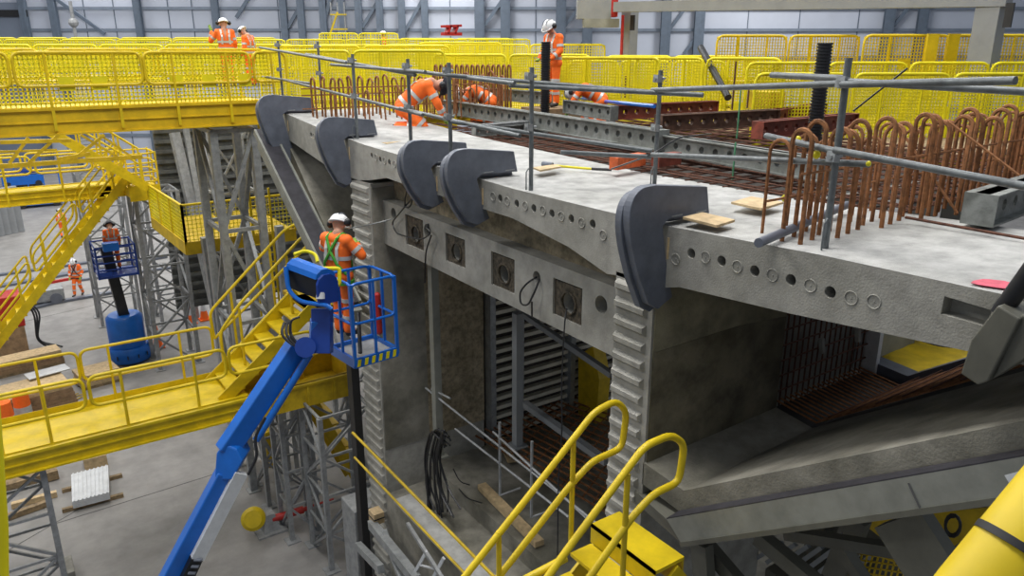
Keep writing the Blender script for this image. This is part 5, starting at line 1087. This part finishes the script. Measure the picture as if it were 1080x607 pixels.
# ================================================================= PEOPLE
def person(loc, face, pose, label, vox=.016, jacket='orange', trousers='orange', helmet='helmet', harness=None, defenders=True, sc=1.0, fingers=True, lean=0., hdir=None):
    loc = Vector(loc); f = Vector((face[0], face[1], 0)).normalized(); rt = Vector((f.y, -f.x, 0))
    def T(q): q = Vector(q)*sc; return loc+rt*q.x+f*q.y+Vector((0, 0, q.z))
    D = dict(head=(0, .05, 1.635), neck=(0, .0, 1.50), chest=(0, .0, 1.33), belly=(0, 0, 1.12), pelvis=(0, 0, .96),
             shL=(-.18, 0, 1.43), shR=(.18, 0, 1.43), elL=(-.24, -.02, 1.15), elR=(.24, -.02, 1.15), wrL=(-.24, .12, .93), wrR=(.24, .12, .93),
             haL=(-.23, .18, .84), haR=(.23, .18, .84), hpL=(-.10, 0, .92), hpR=(.10, 0, .92), knL=(-.11, .03, .5), knR=(.11, .03, .5), anL=(-.12, 0, .10), anR=(.12, 0, .10), toL=(-.14, .17, .05), toR=(.14, .17, .05))
    D.update(pose); J = {k: T(v) for k, v in D.items()}; s = sc
    root = thing('person', loc, label, 'person')
    up = (J['head']-J['neck']).normalized(); lk = T(Vector(D['head'])+Vector(hdir or (0, 1, -.25)))-J['head']; lk = (lk-up*lk.dot(up)).normalized(); sd = lk.cross(up)
    b = MB()
    hc = J['head']
    b.cap(hc+up*.03*s-lk*.012*s, hc-up*.05*s+lk*.02*s, .092*s, .07*s); b.ball(hc-up*.085*s+lk*.05*s, .038*s, 6)
    b.ball(hc+lk*.105*s-up*.02*s, .017*s, 5); b.cap(hc+lk*.10*s+up*.01*s, hc+lk*.115*s-up*.025*s, .012*s, .016*s, 4)
    for q in (-1, 1): b.ball(hc+sd*q*.092*s-up*.01*s, .024*s, 5, (.6, 1, 1.2))
    b.cap(hc+lk*.085*s-up*.07*s-sd*.02*s, hc+lk*.085*s-up*.07*s+sd*.02*s, .011*s, .011*s, 4)
    b.cap(hc-up*.06*s, J['neck'], .055*s, .06*s)
    b.cap(J['shL'], J['shR'], .065*s); b.cap(J['neck'], J['chest'], .08*s, .13*s); b.cap(J['chest'], J['belly'], .13*s, .12*s); b.cap(J['belly'], J['pelvis'], .12*s, .135*s); b.cap(J['hpL'], J['hpR'], .09*s)
    jk = MB(); e = .022*s
    jk.cap(J['shL'], J['shR'], .075*s+e*.5); xs = (J['shR']-J['shL']).normalized()
    for q in (-1, 1):
        jk.cap(J['chest']+xs*q*.075*s, J['belly']+xs*q*.06*s, .115*s+e, .11*s+e); jk.cap(J['belly']+xs*q*.06*s, J['pelvis']+xs*q*.05*s-up*0, .11*s+e, .12*s+e)
        jk.cap(J['chest']+xs*q*.07*s, (J['shR'] if q > 0 else J['shL']), .11*s, .075*s+e*.6)
    jk.cap(J['neck'], J['chest'], .075*s, .12*s)
    tr = MB(); tr.cap(J['hpL'], J['hpR'], .115*s+e*.6); tr.cap(J['pelvis'], (J['hpL']+J['hpR'])/2, .125*s, .12*s)
    def ring(a, c, t, r, w=.055): p = a.lerp(c, t); d = (c-a).normalized()*w*s/2; MB().cyl(p-d, p+d, r*s, n=14).build('reflective_band', 'reflect', root, True)
    for S in 'LR':
        boots = MB(); gl = MB()
        sh, el, wr, ha, hp, kn, an, to = (J[k+S] for k in ('sh', 'el', 'wr', 'ha', 'hp', 'kn', 'an', 'to'))
        b.cap(sh, el, .052*s, .042*s); b.cap(el, wr, .041*s, .028*s); b.cap(hp, kn, .085*s, .058*s); b.cap(kn, an, .056*s, .04*s); b.cap(an, to, .042*s, .035*s)
        jk.cap(sh, el, .068*s+e*.3, .056*s+e*.4); jk.cap(el, wr.lerp(el, .08), .056*s+e*.4, .042*s+e*.3)
        tr.cap(hp, kn, .105*s, .078*s); tr.cap(kn, an.lerp(kn, .08), .078*s, .068*s)
        ring(sh, el, .62, .077); ring(el, wr, .55, .066); ring(hp, kn, .85, .094); ring(kn, an, .5, .084)
        boots.cap(an+(kn-an).normalized()*.04*s, an, .055*s, .055*s); boots.cap(an-Z*.03*s, to, .05*s, .045*s)
        hd = (ha-wr).normalized(); pn = hd.cross(xs if abs(hd.dot(xs)) < .9 else up).normalized(); side = hd.cross(pn).normalized()
        b.cap(wr, ha, .026*s, .032*s); b.cap(wr.lerp(ha, .6)-side*.022*s, wr.lerp(ha, .6)+side*.022*s, .02*s)
        if fingers:
            for k in range(4):
                q0 = ha+side*(-.03+.02*k)*s; L_ = (.038, .046, .042, .032)[k]*s; q1 = q0+hd*L_; q2 = q1+hd*L_*.5-pn*L_*.6
                b.cap(q0, q1, .0105*s, .0095*s, 5); b.cap(q1, q2, .0095*s, .008*s, 5)
                gl.cap(q0, q1, .0125*s, .0115*s, 5); gl.cap(q1, q2, .0115*s, .01*s, 5)
            iq = wr.lerp(ha, .35)-side*.03*s; b.cap(iq, iq-side*.03*s+hd*.03*s, .012*s, .01*s, 5); gl.cap(iq, iq-side*.03*s+hd*.03*s, .014*s, .012*s, 5)
        gl.cap(wr.lerp(ha, .1), ha, .03*s, .036*s)
        boots.build('boot', 'boot', root, remesh=max(vox, .02)); gl.build('glove', 'glove', root, remesh=min(vox, .012))
    b.build('body', 'skin', root, remesh=vox); jk.build('jacket', jacket, root, remesh=vox); tr.build('trousers', trousers, root, remesh=vox)
    ax = (J['chest']-J['pelvis']).normalized()
    fr_ = xs.cross(ax)
    for t in (.15, .6):
        c = J['pelvis'].lerp(J['chest'], t); n = 24
        ringp = [c+xs*math.cos(2*math.pi*k/n)*.215*s*(1 if t < .5 else 1.0)+fr_*math.sin(2*math.pi*k/n)*.155*s for k in range(n)]
        lo = [p-ax*.028*s for p in ringp]; hi = [p+ax*.028*s for p in ringp]; MB().add(lo+hi, [(k, (k+1) % n, n+(k+1) % n, n+k) for k in range(n)]).build('reflective_band', 'reflect', root, True)
    for q in (-1, 1):
        for g in (-1, 1):
            p0 = J['chest']+xs*q*.09*s+fr_*g*.145*s-ax*.02*s; p1 = (J['shR'] if q > 0 else J['shL']).lerp(J['neck'], .4)+fr_*g*.06*s+ax*.04*s
            MB().bar(J['belly']+xs*q*.1*s+fr_*g*.142*s, p0, .05*s, .01, up=fr_).bar(p0, p1, .05*s, .01, up=fr_).build('reflective_strap', 'reflect', root)
    if harness:
        hb = MB()
        for g in (-1,):
            c = J['chest'].lerp(J['neck'], .25)-fr_*0+fr_*g*0
        back = fr_ if (fr_.dot(lk) < 0) else -fr_
        for g, bk in ((1, back), (-1, -back)):
            X_ = J['chest']+bk*.165*s-ax*.03*s
            for q in (-1, 1):
                shp = J['neck'].lerp(J['shR'] if q > 0 else J['shL'], .55)+ax*.055*s
                hipp = J['pelvis']+xs*q*.2*s+bk*.06*s
                hb.tube([shp, J['neck'].lerp(J['shR'] if q > 0 else J['shL'], .5)+bk*.115*s, X_+xs*q*.01*s, J['belly']-xs*q*.1*s+bk*.16*s, J['pelvis']-xs*q*.19*s+bk*.07*s], .02*s, 6)
        for S in 'LR': 
            a = J['hp'+S].lerp(J['kn'+S], .2); d = (J['kn'+S]-J['hp'+S]).normalized()*.025*s; hb.cyl(a-d, a+d, .13*s, n=14)
        hb.build('harness', harness, root, True)
    if helmet:
        hm = MB(); c0 = hc+up*.035*s; n = 20; vs = []; fs = []; m_ = 7
        for i in range(m_+1):
            t = i/m_*math.pi/2; r = math.cos(t)*.14*s; z = math.sin(t)*.135*s
            for k in range(n): a = 2*math.pi*k/n; vs.append(c0+sd*math.cos(a)*r*.93+lk*math.sin(a)*r*1.12+up*z)
        for i in range(m_):
            for k in range(n): fs.append((i*n+k, i*n+(k+1) % n, (i+1)*n+(k+1) % n, (i+1)*n+k))
        fs.append(tuple(reversed(range(n)))); hm.add(vs, fs); ho = hm.build('helmet', helmet, root, True)
        rim = []
        MB().tube([c0+sd*math.cos(2*math.pi*k/n)*.14*s*.95+lk*(math.sin(2*math.pi*k/n)*.14*1.14*s+(.03*s if math.sin(2*math.pi*k/n) > .3 else 0)) for k in range(n)], .012*s, 6, True).build('rim', helmet, ho, True)
        for q in (-.05, .05): MB().tube([c0+sd*q*s+lk*.12*s*math.cos(t*math.pi/8)+up*(.13*s*math.sin(t*math.pi/8)+.012*s) for t in range(1, 8)], .008*s, 5).build('vent_ridge', 'bracket', ho, True)
        if defenders:
            for q in (-1, 1): MB().ball(hc+sd*q*.15*s+up*.03*s-lk*.01*s, .052*s, 7, (1, 1, 1.15)).build('ear_defender', 'black', root, True)
            
    else:
        MB().cap(hc+up*.045*s-lk*.02*s, hc+up*.0*s-lk*.045*s, .1*s, .085*s).build('hair', 'boot', root, remesh=.015)
    return root
RTv, FWv = RT, FW
# basket worker, seen from behind, facing the diaphragm
wf_ = P(364, 352, 'z', zf); fz = zf
wp_ = P(362, 354, 'z', zf)
d0 = (RTv*.45+FWv*.9)
htop = zat(wp_.x, wp_.y, 222); scl = (htop-zf)/1.83
person(wp_, d0, dict(head=(-.02, .10, 1.60), neck=(0, .04, 1.50), chest=(0, .02, 1.33), elL=(-.32, .1, 1.25), wrL=(-.16, .36, 1.28), haL=(-.08, .42, 1.30), elR=(.36, .08, 1.22), wrR=(.12, .3, 1.3), haR=(.03, .36, 1.32), anL=(-.06, .0, .1), anR=(.12, -.02, .1), knL=(-.08, .05, .5), toL=(-.08, .17, .05)), 'person in orange overalls and green harness standing in the blue basket, seen from behind', vox=.012, harness='green', sc=scl)
# kneeling worker on deck
kp = P(430, 140, 'z', 9.52)
kn = dict(pelvis=(0, -.05, .42), belly=(0, .08, .56), chest=(0, .26, .70), neck=(0, .40, .78), head=(0, .54, .74), shL=(-.19, .34, .74), shR=(.19, .34, .74), elL=(-.22, .48, .48), elR=(.22, .48, .48), wrL=(-.12, .58, .26), wrR=(.14, .58, .26), haL=(-.08, .62, .18), haR=(.1, .62, .18),
          hpL=(-.11, -.06, .38), hpR=(.11, -.06, .38), knL=(-.16, .26, .10), knR=(.16, .26, .10), anL=(-.13, -.2, .1), anR=(.13, -.2, .1), toL=(-.13, -.36, .05), toR=(.13, -.36, .05))
person(kp, RTv*1+FWv*.1, kn, 'person in orange overalls kneeling bent over on the deck, dark helmet', vox=.018, helmet='navy', hdir=(0, .3, -1), sc=1.18)
# standing worker behind the corrugated pipe
sp = P(583, 118, 'z', 9.6); sp = WB(584, 17.2, 0); ht = zat(sp.x, sp.y, 18); scl = 1.02; sp.z = ht-1.84*scl
person(sp, -RTv*1+FWv*-.9, dict(head=(0, .12, 1.63), neck=(0, .02, 1.50), elL=(-.25, .04, 1.16), elR=(.25, .04, 1.16), wrL=(-.18, .26, 1.0), wrR=(.16, .26, 1.0), haL=(-.14, .34, .97), haR=(.12, .34, .97)), 'person in orange jacket and white helmet standing behind the thin corrugated pipe', vox=.018, hdir=(0, .6, -.8), sc=scl)
tag(MB().box((sp.x-.5, sp.y-.5, 9.46), (sp.x+.5, sp.y+.5, sp.z)).build('step_block', 'timberdark'), 'dark block under the feet of the upright worker', 'block')
# crouching workers behind the beams
cr = dict(kn); cr.update(head=(0, .50, .66), neck=(0, .38, .72), chest=(0, .24, .70), belly=(0, .06, .62), pelvis=(0, -.1, .5), hpL=(-.11, -.1, .46), hpR=(.11, -.1, .46), shL=(-.19, .32, .70), shR=(.19, .32, .70))
def crouch(px, toppy, d, face, label, **k):
    c = WB(px, d); zt_ = zat(c.x, c.y, toppy); c.z = zt_-.84
    c.z = max(c.z, 9.4); return person(c, face, cr, label, vox=.02, hdir=(0, .3, -1), **k)
crouch(632, 87, 16.0, -RTv*1+FWv*.1, 'person in orange crouching low right of the thin corrugated pipe, white helmet to the left', sc=1.0)
crouch(512, 89, 17.0, -RTv*1+FWv*.1, 'person in orange crouching behind the grey beams next to the arched hoops', sc=1.0)
# two workers at upper left behind the barriers
c = WB(236, 21.5); c.z = zat(c.x, c.y, 16)-1.86; person(c, -RTv*.5+FWv*1, dict(wrL=(-.32, .1, 1.45), elL=(-.36, .1, 1.2), haL=(-.34, .14, 1.55)), 'person in orange with white helmet, left of the two above the upper walkway', vox=.022)
c = WB(260, 24); c.z = zat(c.x, c.y, 24)-1.86; person(c, -RTv*1+FWv*.3, dict(head=(0, .14, 1.6)), 'person in orange with white helmet, right of the two above the upper walkway', vox=.022)
# ground workers
c = P(84, 311, 'z', 0); person(c, -FWv*1+RTv*.1, dict(head=(0, .1, 1.64), anL=(-.12, -.12, .12), anR=(.12, .2, .1), knR=(.11, .16, .5), toR=(.13, .37, .06), knL=(-.11, .05, .5), toL=(-.13, .04, .05), elL=(-.28, -.05, 1.15), elR=(.28, -.02, 1.15)), 'person in orange overalls with dark harness walking towards the camera on the hall floor', vox=.022, harness='navy', sc=1.0)
c = P(68, 250, 'z', 0); person(c, FWv*1-RTv*.5, dict(anL=(-.12, -.2, .14), anR=(.12, .2, .1), knR=(.11, .16, .5), toR=(.13, .37, .06), toL=(-.13, -.06, .05)), 'person in orange overalls walking away near the long yellow stair', vox=.024, sc=1.0)
c = V((bc.x+.05, b0.y+.1, bc.z+.08)); person(c, -RTv*.6+FWv*1, dict(head=(0, .12, 1.6)), 'person in orange standing in the cage of the blue mast lift', vox=.022, helmet='navy', sc=.98)
# far heads in the middle
c = WB(405, 37.5); c.z = 10.1; person(c, -RTv, {}, 'distant person in orange behind the barriers above the far scaffold posts', vox=.03, fingers=False)
c = WB(415, 38.5); c.z = 10.1
